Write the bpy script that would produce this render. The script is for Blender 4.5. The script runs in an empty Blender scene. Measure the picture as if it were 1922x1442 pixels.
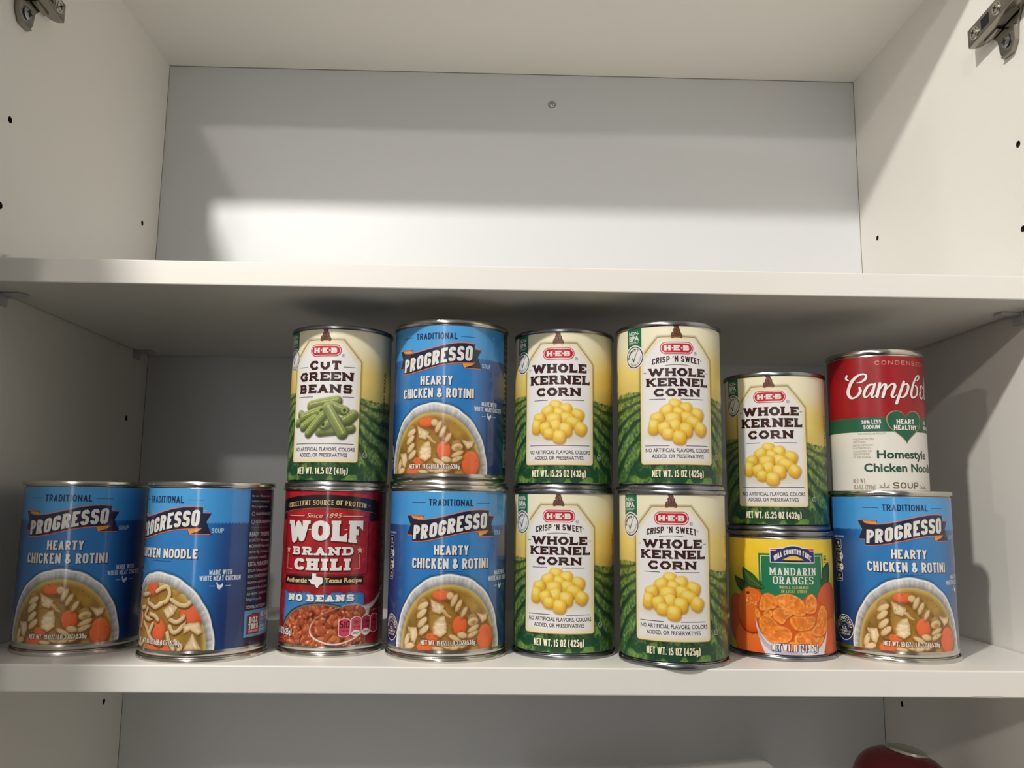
import bpy, bmesh, math, random
import numpy as np
from mathutils import Vector, Matrix
from mathutils.geometry import tessellate_polygon

SC = bpy.context.scene
COL = SC.collection
MM = 0.001

# ------------------------------------------------------------------ camera
cam = bpy.data.cameras.new('camera')
cam.sensor_fit = 'HORIZONTAL'
cam.sensor_width = 36.0
cam.lens = 1546.13 * 36.0 / 1922.0
cam.clip_start = 0.01
cam_o = bpy.data.objects.new('camera', cam)
COL.objects.link(cam_o)
_yaw, _pitch, _roll = 0.02429, 0.14081, 0.01182
_F = Vector((math.sin(_yaw) * math.cos(_pitch), math.cos(_yaw) * math.cos(_pitch), math.sin(_pitch)))
_R0 = Vector((math.cos(_yaw), -math.sin(_yaw), 0))
_U0 = _R0.cross(_F)
_R = _R0 * math.cos(_roll) + _U0 * math.sin(_roll)
_U = -_R0 * math.sin(_roll) + _U0 * math.cos(_roll)
_M = Matrix((_R, _U, -_F)).transposed().to_4x4()
_M.translation = Vector((-0.00282, -0.55057, 0.10644))
cam_o.matrix_world = _M
SC.camera = cam_o

# ------------------------------------------------------------------ view, world, lamps
SC.view_settings.view_transform = 'Standard'
SC.view_settings.look = 'None'
SC.view_settings.gamma = 1.0
SC.view_settings.use_curve_mapping = False
SC.view_settings.exposure = 0.0

wd = bpy.data.worlds.new('kitchen_ambient')
wd.use_nodes = True
SC.world = wd
_nt = wd.node_tree
_bg = _nt.nodes['Background']
_tc = _nt.nodes.new('ShaderNodeTexCoord')
_sx = _nt.nodes.new('ShaderNodeSeparateXYZ')
_cr = _nt.nodes.new('ShaderNodeValToRGB')
_mp = _nt.nodes.new('ShaderNodeMapRange')
_nt.links.new(_tc.outputs['Generated'], _sx.inputs[0])
_nt.links.new(_sx.outputs['Z'], _mp.inputs['Value'])
_mp.inputs['From Min'].default_value = -1.0
_mp.inputs['From Max'].default_value = 1.0
_nt.links.new(_mp.outputs[0], _cr.inputs[0])
_e = _cr.color_ramp.elements
_e[0].position = 0.0
_e[0].color = (0.04, 0.038, 0.035, 1)
_e[1].position = 1.0
_e[1].color = (0.9, 0.87, 0.82, 1)
for _p, _c in ((0.42, (0.13, 0.124, 0.116, 1)), (0.62, (0.48, 0.465, 0.44, 1))):
    _n = _e.new(_p)
    _n.color = _c
_nt.links.new(_cr.outputs[0], _bg.inputs['Color'])
_bg.inputs['Strength'].default_value = 0.37


def lamp(name, loc, power, radius, color):
    d = bpy.data.lights.new(name, 'POINT')
    d.energy = power
    d.shadow_soft_size = radius
    d.color = color
    o = bpy.data.objects.new(name, d)
    o.location = loc
    COL.objects.link(o)
    return o


lamp('ceiling_lamp_near', (-0.51, -0.84, 0.99), 53.0, 0.028, (1.0, 0.96, 0.90))
lamp('ceiling_lamp_far', (-0.66, -2.45, 1.11), 36.0, 0.04, (1.0, 0.93, 0.84))
lamp('ceiling_lamp_side', (-2.85, -2.1, 0.99), 34.0, 0.05, (1.0, 0.94, 0.88))

# tall area light added behind the camera to streak the glossy labels
_w = bpy.data.lights.new('streak_area_light', 'AREA')
_w.shape = 'RECTANGLE'
_w.size, _w.size_y, _w.energy, _w.color = 0.30, 1.7, 6.0, (0.95, 0.97, 1.0)
_wo = bpy.data.objects.new('streak_area_light', _w)
_wo.location = (-0.74, -3.6, 0.5)
_wo.rotation_euler = Vector((0.74, 3.6, -0.3)).to_track_quat('-Z', 'Z').to_euler()
COL.objects.link(_wo)

# ------------------------------------------------------------------ dimensions (metres)
XL, XR, YB, YF = -0.35552, 0.38911, 0.29039, -0.013
SH_T, Z1, Z2 = 0.01697, 0.24938, 0.56682
ZB = -0.30
WT = 0.018


# ------------------------------------------------------------------ helpers
def lin(c):
    c = np.asarray(c, float) / 255.0
    return np.where(c <= 0.04045, c / 12.92, ((c + 0.055) / 1.055) ** 2.4)


def tag(o, label=None, cat=None, group=None, kind=None):
    if label: o['label'] = label
    if cat: o['category'] = cat
    if group: o['group'] = group
    if kind: o['kind'] = kind
    return o


def empty(name, loc, rz=0.0):
    o = bpy.data.objects.new(name, None)
    o.location = loc
    o.rotation_euler = (0, 0, rz)
    o.empty_display_size = 0.02
    COL.objects.link(o)
    return o


def link_mesh(name, me, mat, parent=None, loc=None):
    o = bpy.data.objects.new(name, me)
    if mat is not None and len(me.materials) == 0:
        me.materials.append(mat)
    COL.objects.link(o)
    if parent is not None: o.parent = parent
    if loc is not None: o.location = loc
    return o


def from_bm(name, bm, mat, parent=None, smooth=False, angle=None, loc=None):
    me = bpy.data.meshes.new(name)
    bmesh.ops.recalc_face_normals(bm, faces=bm.faces)
    bm.to_mesh(me)
    bm.free()
    if smooth:
        me.shade_smooth()
        if angle is not None:
            me.set_sharp_from_angle(angle=angle)
    return link_mesh(name, me, mat, parent, loc)


def bm_box(bm, x0, x1, y0, y1, z0, z1):
    vs = [bm.verts.new(p) for p in ((x0, y0, z0), (x1, y0, z0), (x1, y1, z0), (x0, y1, z0), (x0, y0, z1), (x1, y0, z1), (x1, y1, z1), (x0, y1, z1))]
    for f in ((0, 3, 2, 1), (4, 5, 6, 7), (0, 1, 5, 4), (1, 2, 6, 5), (2, 3, 7, 6), (3, 0, 4, 7)):
        bm.faces.new([vs[i] for i in f])
    return vs


def bevel_all(bm, w, seg=2):
    bmesh.ops.bevel(bm, geom=list(bm.edges), offset=w, segments=seg, affect='EDGES', profile=0.5)


def lathe(bm, prof, seg=96, c=(0, 0, 0)):
    """revolve a list of (radius, z) about the z axis"""
    rings = []
    for r, z in prof:
        if r < 1e-7:
            rings.append([bm.verts.new((c[0], c[1], c[2] + z))])
        else:
            rings.append([bm.verts.new((c[0] + r * math.cos(2 * math.pi * i / seg), c[1] + r * math.sin(2 * math.pi * i / seg), c[2] + z)) for i in range(seg)])
    for a, b in zip(rings, rings[1:]):
        for i in range(seg):
            j = (i + 1) % seg
            if len(a) == 1 and len(b) == 1: continue
            if len(a) == 1: bm.faces.new((a[0], b[j], b[i]))
            elif len(b) == 1: bm.faces.new((a[i], a[j], b[0]))
            else: bm.faces.new((a[i], a[j], b[j], b[i]))


def new_mat(name):
    m = bpy.data.materials.new(name)
    m.use_nodes = True
    return m, m.node_tree, m.node_tree.nodes['Principled BSDF']


def mat_plain(name, rgb, rough=0.5, metal=0.0, spec=0.5, bump=0.0, bscale=900.0, var=0.0, vscale=6.0):
    m, nt, b = new_mat(name)
    c = lin(rgb)
    b.inputs['Base Color'].default_value = (c[0], c[1], c[2], 1)
    b.inputs['Roughness'].default_value = rough
    b.inputs['Metallic'].default_value = metal
    b.inputs['Specular IOR Level'].default_value = spec
    tc = nt.nodes.new('ShaderNodeTexCoord')
    if bump > 0:
        n = nt.nodes.new('ShaderNodeTexNoise')
        n.inputs['Scale'].default_value = bscale
        n.inputs['Detail'].default_value = 3.0
        nt.links.new(tc.outputs['Object'], n.inputs['Vector'])
        bp = nt.nodes.new('ShaderNodeBump')
        bp.inputs['Strength'].default_value = bump
        bp.inputs['Distance'].default_value = 0.0006
        nt.links.new(n.outputs['Fac'], bp.inputs['Height'])
        nt.links.new(bp.outputs[0], b.inputs['Normal'])
    if var > 0:
        n = nt.nodes.new('ShaderNodeTexNoise')
        n.inputs['Scale'].default_value = vscale
        n.inputs['Detail'].default_value = 5.0
        nt.links.new(tc.outputs['Object'], n.inputs['Vector'])
        r = nt.nodes.new('ShaderNodeValToRGB')
        r.color_ramp.elements[0].color = tuple(c * (1 - var)) + (1,)
        r.color_ramp.elements[1].color = tuple(np.minimum(1, c * (1 + var))) + (1,)
        r.color_ramp.elements[0].position = 0.35
        r.color_ramp.elements[1].position = 0.65
        nt.links.new(n.outputs['Fac'], r.inputs[0])
        nt.links.new(r.outputs[0], b.inputs['Base Color'])
    return m


def mat_metal(name, rgb, rough, aniso_scale=0.0):
    m, nt, b = new_mat(name)
    c = lin(rgb)
    b.inputs['Metallic'].default_value = 1.0
    tc = nt.nodes.new('ShaderNodeTexCoord')
    n = nt.nodes.new('ShaderNodeTexNoise')
    n.inputs['Scale'].default_value = 90.0
    n.inputs['Detail'].default_value = 4.0
    nt.links.new(tc.outputs['Object'], n.inputs['Vector'])
    r = nt.nodes.new('ShaderNodeMapRange')
    r.inputs['To Min'].default_value = rough * 0.75
    r.inputs['To Max'].default_value = rough * 1.3
    nt.links.new(n.outputs['Fac'], r.inputs['Value'])
    nt.links.new(r.outputs[0], b.inputs['Roughness'])
    b.inputs['Base Color'].default_value = (c[0], c[1], c[2], 1)
    return m


def mat_print(name, rough, coat, coat_rough=0.16):
    m, nt, b = new_mat(name)
    a = nt.nodes.new('ShaderNodeAttribute')
    a.attribute_name = 'Col'
    nt.links.new(a.outputs['Color'], b.inputs['Base Color'])
    b.inputs['Roughness'].default_value = rough
    b.inputs['Specular IOR Level'].default_value = 0.45
    b.inputs['Coat Weight'].default_value = coat
    b.inputs['Coat Roughness'].default_value = coat_rough
    return m


M_SIDE = mat_plain('warm_white_melamine', (238, 235, 228), 0.5, bump=0.10, bscale=700)
M_BACK = mat_plain('cool_white_back_panel', (222, 224, 227), 0.42, bump=0.05, bscale=500)
M_SHELF = mat_plain('white_shelf_laminate', (240, 238, 232), 0.42, bump=0.06, bscale=700)
M_EDGE = mat_plain('white_edge_band', (240, 237, 231), 0.38, bump=0.04, bscale=500)
M_DARK = mat_plain('dark_bore', (40, 34, 28), 0.9)
M_STEEL = mat_metal('bright_tinplate', (206, 202, 194), 0.20)
M_GREYSTEEL = mat_metal('grey_tinplate', (150, 152, 155), 0.26)
M_NICKEL = mat_metal('nickel_hinge_steel', (150, 144, 134), 0.2)
M_PAPER = mat_print('printed_can_paper', 0.36, 0.10)
M_GLOSSPAPER = mat_print('glossy_printed_can_paper', 0.34, 0.75, 0.09)


def mat_clear():
    m, nt, b = new_mat('clear_plastic')
    b.inputs['Base Color'].default_value = (0.93, 0.92, 0.95, 1)
    b.inputs['Roughness'].default_value = 0.28
    b.inputs['Transmission Weight'].default_value = 0.55
    b.inputs['IOR'].default_value = 1.46
    return m


M_CLEAR = mat_clear()

# ================================================================== CABINET SHELL


def side_wall(name, x, sgn, holes):
    """wall with drilled pin holes; inner face at x, board goes to x + sgn*WT"""
    bm = bmesh.new()
    y0, y1, z0, z1 = YF, YB + 0.004, ZB - 0.018, Z2 + 0.018
    outer = [Vector((y0, z0, 0)), Vector((y1, z0, 0)), Vector((y1, z1, 0)), Vector((y0, z1, 0))]
    loops = [outer]
    R = 0.0026
    for hy, hz in holes:
        loops.append([Vector((hy + R * math.cos(a), hz + R * math.sin(a), 0)) for a in [2 * math.pi * i / 20 for i in range(20)]])
    flat = [v for l in loops for v in l]
    vs = [bm.verts.new((x, v.x, v.y)) for v in flat]
    for t in tessellate_polygon(loops):
        try: bm.faces.new([vs[i] for i in t])
        except ValueError: pass
    k = 4
    dark = []
    for hy, hz in holes:
        ring = vs[k:k + 20]
        k += 20
        deep = [bm.verts.new((x + sgn * 0.011, v.co.y, v.co.z)) for v in ring]
        for i in range(20):
            dark.append(bm.faces.new((ring[i], ring[(i + 1) % 20], deep[(i + 1) % 20], deep[i])))
        dark.append(bm.faces.new(deep))
    bk = [bm.verts.new((x + sgn * WT, v.x, v.y)) for v in outer]
    for i in range(4):
        bm.faces.new((vs[i], vs[(i + 1) % 4], bk[(i + 1) % 4], bk[i]))
    bm.faces.new(bk)
    for f in dark: f.material_index = 1
    o = from_bm(name, bm, None)
    o.data.materials.append(M_SIDE)
    o.data.materials.append(M_DARK)
    return tag(o, kind='structure')


HZ = [0.3768, 0.3108]
side_wall('wall_left', XL, -1, [(0.0239, 0.376), (0.0228, 0.3108), (0.2529, 0.3774), (0.251, 0.1811), (0.2503, -0.0808)])
side_wall('wall_right', XR, 1, [(0.0265, 0.3759), (0.0285, 0.3106), (0.2534, 0.3771), (0.2534, 0.1811), (0.2532, -0.0797)])


def board(name, x0, x1, y0, y1, z0, z1, mat, bev=0.0, parent=None):
    bm = bmesh.new()
    bm_box(bm, x0, x1, y0, y1, z0, z1)
    if bev: bevel_all(bm, bev, 2)
    return from_bm(name, bm, mat, parent)


tag(board('wall_back', XL - 0.002, XR + 0.002, YB, YB + 0.004, ZB - 0.018, Z2 + 0.018, M_BACK), kind='structure')
tag(board('ceiling', XL, XR, YF, YB, Z2, Z2 + 0.018, M_SIDE), kind='structure')
tag(board('floor', XL, XR, YF, YB, ZB - 0.018, ZB, M_SIDE), kind='structure')

# thin dark joint lines where the back panel meets the carcass
bm = bmesh.new()
g = 0.0003
bm_box(bm, XL, XR, YB - 0.0004, YB + 0.0005, Z2 - 2 * g, Z2)
bm_box(bm, XL, XL + 1.4 * g, YB - 0.0004, YB + 0.0005, ZB, Z2)
bm_box(bm, XR - 1.4 * g, XR, YB - 0.0004, YB + 0.0005, ZB, Z2)
tag(from_bm('trim_1', bm, mat_plain('joint_line', (138, 130, 116), 0.9)), kind='structure')


def shelf(z_top, label, chip=None):
    bm = bmesh.new()
    bm_box(bm, XL + 0.0015, XR - 0.0015, 0.0007, YB - 0.0015, z_top - SH_T, z_top)
    root = from_bm('cabinet_shelf', bm, M_SHELF)
    tag(root, label, 'shelf', 'adjustable cabinet shelves')
    # edge banding on the front
    bm = bmesh.new()
    nx = 220
    rnd = random.Random(5)
    prev = None
    for i in range(nx + 1):
        x = XL + 0.0015 + (XR - XL - 0.003) * i / nx
        dz = 0.0
        if chip and chip[0] < x < chip[1]: dz = rnd.uniform(0.0001, 0.0006)
        cur = [bm.verts.new((x, 0.0007, z_top)), bm.verts.new((x, 0.0002, z_top - 0.0003)), bm.verts.new((x, 0.0, z_top - 0.0008)),
               bm.verts.new((x, 0.0, z_top - SH_T + 0.0008 + dz)), bm.verts.new((x, 0.0002, z_top - SH_T + 0.0003 + dz)), bm.verts.new((x, 0.0007, z_top - SH_T + dz))]
        if prev:
            for a in range(6):
                b = (a + 1) % 6
                bm.faces.new((prev[a], prev[b], cur[b], cur[a]))
        else:
            bm.faces.new(cur)
        prev = cur
    bm.faces.new(prev)
    from_bm('edge_band', bm, M_EDGE, root)
    return root


shelf(0.0, 'lower white laminate shelf carrying all the stacked cans', chip=(0.312, 0.335))
shelf(Z1 + SH_T, 'upper white laminate shelf, empty, above the cans')


def shelf_clip(x, y, sgn, label):
    """clear plastic clip: pin plate on the wall, tongue under the shelf, tab hooked over its top"""
    root = empty('shelf_clip', (x, y, Z1))
    tag(root, label, 'shelf clip', 'clear plastic shelf clips')
    s = sgn
    bm = bmesh.new()
    bm_box(bm, *sorted((0.0002 * s, 0.0022 * s)), -0.006, 0.006, -0.009, -0.0002)
    lathe_b = bmesh.new()
    bevel_all(bm, 0.0007, 2)
    from_bm('wall_plate', bm, M_CLEAR, root, True, 0.6)
    bm = lathe_b
    bm_box(bm, *sorted((0.0022 * s, 0.017 * s)), -0.005, 0.005, -0.0024, -0.0004)
    bevel_all(bm, 0.0006, 2)
    from_bm('tongue', bm, M_CLEAR, root, True, 0.6)
    bm = bmesh.new()
    N = 14
    pr = None
    for i in range(N + 1):
        a = math.pi * i / N
        yy, zz = 0.0055 * math.cos(a), SH_T + 0.0006 + 0.011 * math.sin(a)
        cur = [bm.verts.new((s * xx, yy * k, SH_T + 0.0006 + (zz - SH_T - 0.0006) * k)) for xx, k in ((0.0003, 1), (0.0028, 1), (0.0028, 0.78), (0.0003, 0.78))]
        if pr:
            for q in range(4): bm.faces.new((pr[q], pr[(q + 1) % 4], cur[(q + 1) % 4], cur[q]))
        else: bm.faces.new(cur)
        pr = cur
    bm.faces.new(pr)
    from_bm('locking_tab', bm, M_CLEAR, root, True, 0.6)
    return root


shelf_clip(XL, 0.034, 1, 'clear plastic shelf clip under the upper shelf at the left wall front')
shelf_clip(XL, 0.262, 1, 'clear plastic shelf clip in the back left corner under the upper shelf')
shelf_clip(XR, 0.040, -1, 'clear plastic shelf clip under the upper shelf at the right wall front')

# screw in the back panel
scr = empty('panel_screw', (0.0574, YB, 0.5322))
tag(scr, 'single cross-head screw with washer in the upper back panel', 'screw')
bm = bmesh.new()
lathe(bm, [(0, 0), (0.0040, 0), (0.0042, 0.0004), (0.0038, 0.0009), (0.0024, 0.0011), (0.0024, 0.0006), (0, 0.0006)], 40)
bmesh.ops.rotate(bm, verts=bm.verts, cent=(0, 0, 0), matrix=Matrix.Rotation(math.pi / 2, 3, 'X'))
from_bm('washer', bm, M_GREYSTEEL, scr, True, 0.5)
bm = bmesh.new()
lathe(bm, [(0, 0.0006), (0.0030, 0.0006), (0.0030, 0.0010), (0.0024, 0.0018), (0.0012, 0.0022), (0, 0.0022)], 40)
bmesh.ops.rotate(bm, verts=bm.verts, cent=(0, 0, 0), matrix=Matrix.Rotation(math.pi / 2, 3, 'X'))
head = from_bm('screw_head', bm, M_STEEL, scr, True, 0.5)
bm = bmesh.new()
bm_box(bm, -0.0015, 0.0015, -0.00235, -0.0012, -0.0004, 0.0004)
bm_box(bm, -0.0004, 0.0004, -0.00235, -0.0012, -0.0015, 0.0015)
from_bm('cross_recess', bm, M_DARK, head)


# ------------------------------------------------------------------ hinges
def hinge(x, sgn, zoff, label):
    """clip-top cup hinge; local x points from the wall into the cabinet"""
    root = empty('hinge_fitting', (x, 0.0, 0.46 + zoff))
    tag(root, label, 'hinge', 'cup hinges at the top of the cabinet')
    s = sgn

    def X(a, b): return sorted((a * s, b * s))

    def sl(bm):
        for v in bm.verts: v.co.z += (0.0567 - v.co.y) * 0.10
    # arm channel: extruded side outline with a chamfered rear end
    bm = bmesh.new()
    z0, z1 = 0.0095, 0.0247
    prof = [(-0.04, z0, 0.002), (0.0567, z0, 0), (0.0567, z1, 0), (-0.04, z1, 0)]
    out = [(-0.055, 0.003), (0.046, 0.003), (0.053, 0.0045), (0.0567, 0.0085), (0.0567, 0.014), (-0.055, 0.014)]
    top = [bm.verts.new((s * xx, yy, z1)) for yy, xx in out]
    bot = [bm.verts.new((s * xx, yy, z0)) for yy, xx in out]
    n = len(out)
    for i in range(n): bm.faces.new((top[i], top[(i + 1) % n], bot[(i + 1) % n], bot[i]))
    bm.faces.new(top)
    bm.faces.new(list(reversed(bot)))
    sl(bm)
    bevel_all(bm, 0.0006, 2)
    arm = from_bm('arm', bm, M_NICKEL, root, True, 0.7)
    # rectangular slot with dark depth and rim
    bm = bmesh.new()
    bm_box(bm, *X(0.0120, 0.01415), 0.0285, 0.0385, 0.0128, 0.0214)
    sl(bm)
    from_bm('slot', bm, mat_plain('slot_black', (14, 16, 20), 0.6), arm)
    for nm, cy, r in (('fixing_screw', 0.0475, 0.0042), ('side_screw', 0.0185, 0.0042)):
        bm = bmesh.new()
        lathe(bm, [(r + 0.0012, 0), (r + 0.0010, 0.0005), (r, 0.0006), (r * 0.9, 0.0001), (r * 0.9, 0.0012), (r * 0.55, 0.0016), (0, 0.0016)], 32)
        bmesh.ops.rotate(bm, verts=bm.verts, cent=(0, 0, 0), matrix=Matrix.Rotation(math.pi / 2 * s, 3, 'Y'))
        bmesh.ops.translate(bm, verts=bm.verts, vec=(0.0140 * s, cy, 0.0171 + (0.0567 - cy) * 0.10))
        o = from_bm(nm, bm, M_STEEL, arm, True, 0.5)
        bm = bmesh.new()
        zc = 0.0171 + (0.0567 - cy) * 0.10
        ro = Matrix.Rotation(0.6, 3, 'X')
        for a, b in ((0.0024, 0.0006), (0.0006, 0.0024)):
            vs = bm_box(bm, *X(0.0150, 0.01575), -a, a, -b, b)
        bmesh.ops.rotate(bm, verts=bm.verts, cent=(0, 0, 0), matrix=ro)
        bmesh.ops.translate(bm, verts=bm.verts, vec=(0, cy, zc))
        from_bm('drive_recess', bm, M_DARK, o)
    # cruciform mounting plate with two wings
    bm = bmesh.new()
    for zs in (1, -1):
        zc = 0.0185
        pts = [(0.050, 0.0), (0.044, 0.008), (0.037, 0.0135), (0.0365, 0.024), (0.032, 0.0315), (0.020, 0.0315), (0.0150, 0.024), (0.0145, 0.012), (0.006, 0.0)]
        a = [bm.verts.new((s * 0.0003, y, zc + zs * z)) for y, z in pts]
        b = [bm.verts.new((s * 0.0024, y, zc + zs * z)) for y, z in pts]
        n = len(pts)
        for i in range(n): bm.faces.new((a[i], a[(i + 1) % n], b[(i + 1) % n], b[i]))
        bm.faces.new(a)
        bm.faces.new(list(reversed(b)))
    bevel_all(bm, 0.0007, 2)
    plate = from_bm('mounting_plate', bm, M_NICKEL, root, True, 0.7)
    # raised rim along the wing edge
    for zs in (1, -1):
        bm = bmesh.new()
        zc = 0.0185
        path = [(0.0150, 0.012), (0.0155, 0.024), (0.0205, 0.0308), (0.0316, 0.0308)]
        pr = None
        for y, z in path:
            cur = [bm.verts.new((s * xx, y + dy, zc + zs * (z - dy))) for xx, dy in ((0.002, -0.0008), (0.0042, -0.0008), (0.0042, 0.0008), (0.002, 0.0008))]
            if pr:
                for q in range(4): bm.faces.new((pr[q], pr[(q + 1) % 4], cur[(q + 1) % 4], cur[q]))
            else: bm.faces.new(cur)
            pr = cur
        bm.faces.new(pr)
        from_bm('wing_rim', bm, M_NICKEL, plate)
    for zs in (1, -1):
        bm = bmesh.new()
        r = 0.0048
        lathe(bm, [(r + 0.0012, 0.0), (r, 0.0004), (r, 0.0018), (r * 0.6, 0.0030), (0, 0.0032)], 32)
        bmesh.ops.rotate(bm, verts=bm.verts, cent=(0, 0, 0), matrix=Matrix.Rotation(math.pi / 2 * s, 3, 'Y'))
        bmesh.ops.translate(bm, verts=bm.verts, vec=(0.0024 * s, 0.0255, 0.0185 + zs * 0.0205))
        o = from_bm('mounting_screw', bm, M_GREYSTEEL, plate, True, 0.5)
        bm = bmesh.new()
        for a, b in ((0.0028, 0.0006), (0.0006, 0.0028)):
            bm_box(bm, *X(0.0050, 0.00575), 0.0255 - a, 0.0255 + a, 0.0185 + zs * 0.0205 - b, 0.0185 + zs * 0.0205 + b)
        from_bm('drive_recess', bm, M_DARK, o)
    # release catch under the arm
    bm = bmesh.new()
    bm_box(bm, *X(0.003, 0.0072), 0.030, 0.0470, 0.0080, 0.0096)
    sl(bm)
    bevel_all(bm, 0.0006, 2)
    from_bm('release_catch', bm, M_NICKEL, root, True, 0.7)
    return root


hinge(XL, 1, 0.0025, 'nickel door hinge at the top of the left wall')
hinge(XR, -1, 0.0, 'nickel door hinge at the top of the right wall')


# the open doors of the cabinet stand beside the frame; the left one shades that end of the shelves
def door(name, x0, x1):
    bm = bmesh.new()
    bm_box(bm, x0, x1, YF - 0.372, YF - 0.004, ZB - 0.016, Z2 + 0.016)
    bevel_all(bm, 0.0008, 2)
    return tag(from_bm(name, bm, M_SIDE), kind='structure')


door('door_1', XL - 0.030, XL - 0.010)
door('door_2', XR + 0.010, XR + 0.030)

# ================================================================== PRINTED LABEL ENGINE
# A label is drawn flat in millimetres (u along the wrap, v up the can) and then rolled
# onto its can: a fine coloured paper sheet plus crisp printed shapes and lettering on it.
STRIP = 1.5


def vnoise(u, v, scale, seed):
    rs = np.random.RandomState(seed)
    T = rs.rand(64, 64)
    x, y = u / scale + 100, v / scale + 100
    xi, yi = np.floor(x).astype(int), np.floor(y).astype(int)
    fx, fy = x - xi, y - yi
    fx = fx * fx * (3 - 2 * fx)
    fy = fy * fy * (3 - 2 * fy)
    a = T[yi % 64, xi % 64] * (1 - fx) + T[yi % 64, (xi + 1) % 64] * fx
    b = T[(yi + 1) % 64, xi % 64] * (1 - fx) + T[(yi + 1) % 64, (xi + 1) % 64] * fx
    return a * (1 - fy) + b * fy


def fbm(u, v, scale, seed, n=3):
    s, amp, tot = 0, 1.0, 0
    for i in range(n):
        s = s + amp * vnoise(u, v, scale / 2 ** i, seed + i)
        tot += amp
        amp *= 0.5
    return s / tot


def sstep(a, b, x):
    t = np.clip((x - a) / (b - a), 0, 1)
    return t * t * (3 - 2 * t)


def smooth_pts(pts, closed=True, n=6):
    P = [np.array(p, float) for p in pts]
    out = []
    m = len(P)
    for i in range(m if closed else m - 1):
        if closed: p0, p1, p2, p3 = P[(i - 1) % m], P[i], P[(i + 1) % m], P[(i + 2) % m]
        else: p0, p1, p2, p3 = P[max(i - 1, 0)], P[i], P[i + 1], P[min(i + 2, m - 1)]
        for k in range(n):
            t = k / n
            out.append(0.5 * ((2 * p1) + (-p0 + p2) * t + (2 * p0 - 5 * p1 + 4 * p2 - p3) * t * t + (-p0 + 3 * p1 - 3 * p2 + p3) * t ** 3))
    if not closed: out.append(P[-1])
    return [tuple(q) for q in out]


def round_path(pts, r, closed=False, seg=6):
    """fillet the corners of a polyline"""
    P = [np.array(p, float) for p in pts]
    m = len(P)
    out = []
    for i in range(m):
        if not closed and i in (0, m - 1):
            out.append((tuple(P[i]), False))
            continue
        a, b, c = P[(i - 1) % m], P[i], P[(i + 1) % m]
        d1, d2 = a - b, c - b
        l1, l2 = np.hypot(*d1), np.hypot(*d2)
        if l1 < 1e-9 or l2 < 1e-9: continue
        e1 = 1.0 if (not closed and i == 1) else 0.5
        e2 = 1.0 if (not closed and i == m - 2) else 0.5
        rr = min(r, l1 * e1, l2 * e2)
        p, q = b + d1 / l1 * rr, b + d2 / l2 * rr
        for k in range(seg + 1):
            t = k / seg
            if seg == 1: w = p * (1 - t) + q * t
            else: w = p * (1 - t) ** 2 * 1 + 2 * (b * 0.86 + (p + q) * 0.07) * t * (1 - t) + q * t * t
            out.append((tuple(w), True))
    return out


_txt_cache = {}


def blender_text_tris(s, off):
    """outline of a text in the default font as 2-D triangles"""
    key = (s, round(off, 4))
    if key in _txt_cache: return _txt_cache[key]
    c = bpy.data.curves.new('lettering', 'FONT')
    c.body = s
    c.size = 1.0
    c.offset = off
    c.resolution_u = 3
    o = bpy.data.objects.new('lettering', c)
    COL.objects.link(o)
    dg = bpy.context.evaluated_depsgraph_get()
    ev = o.evaluated_get(dg)
    me = ev.to_mesh()
    me.calc_loop_triangles()
    V = [(v.co.x, v.co.y) for v in me.vertices]
    T = [[V[i] for i in t.vertices] for t in me.loop_triangles]
    ev.to_mesh_clear()
    bpy.data.objects.remove(o)
    bpy.data.curves.remove(c)
    _txt_cache[key] = T
    return T


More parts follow.
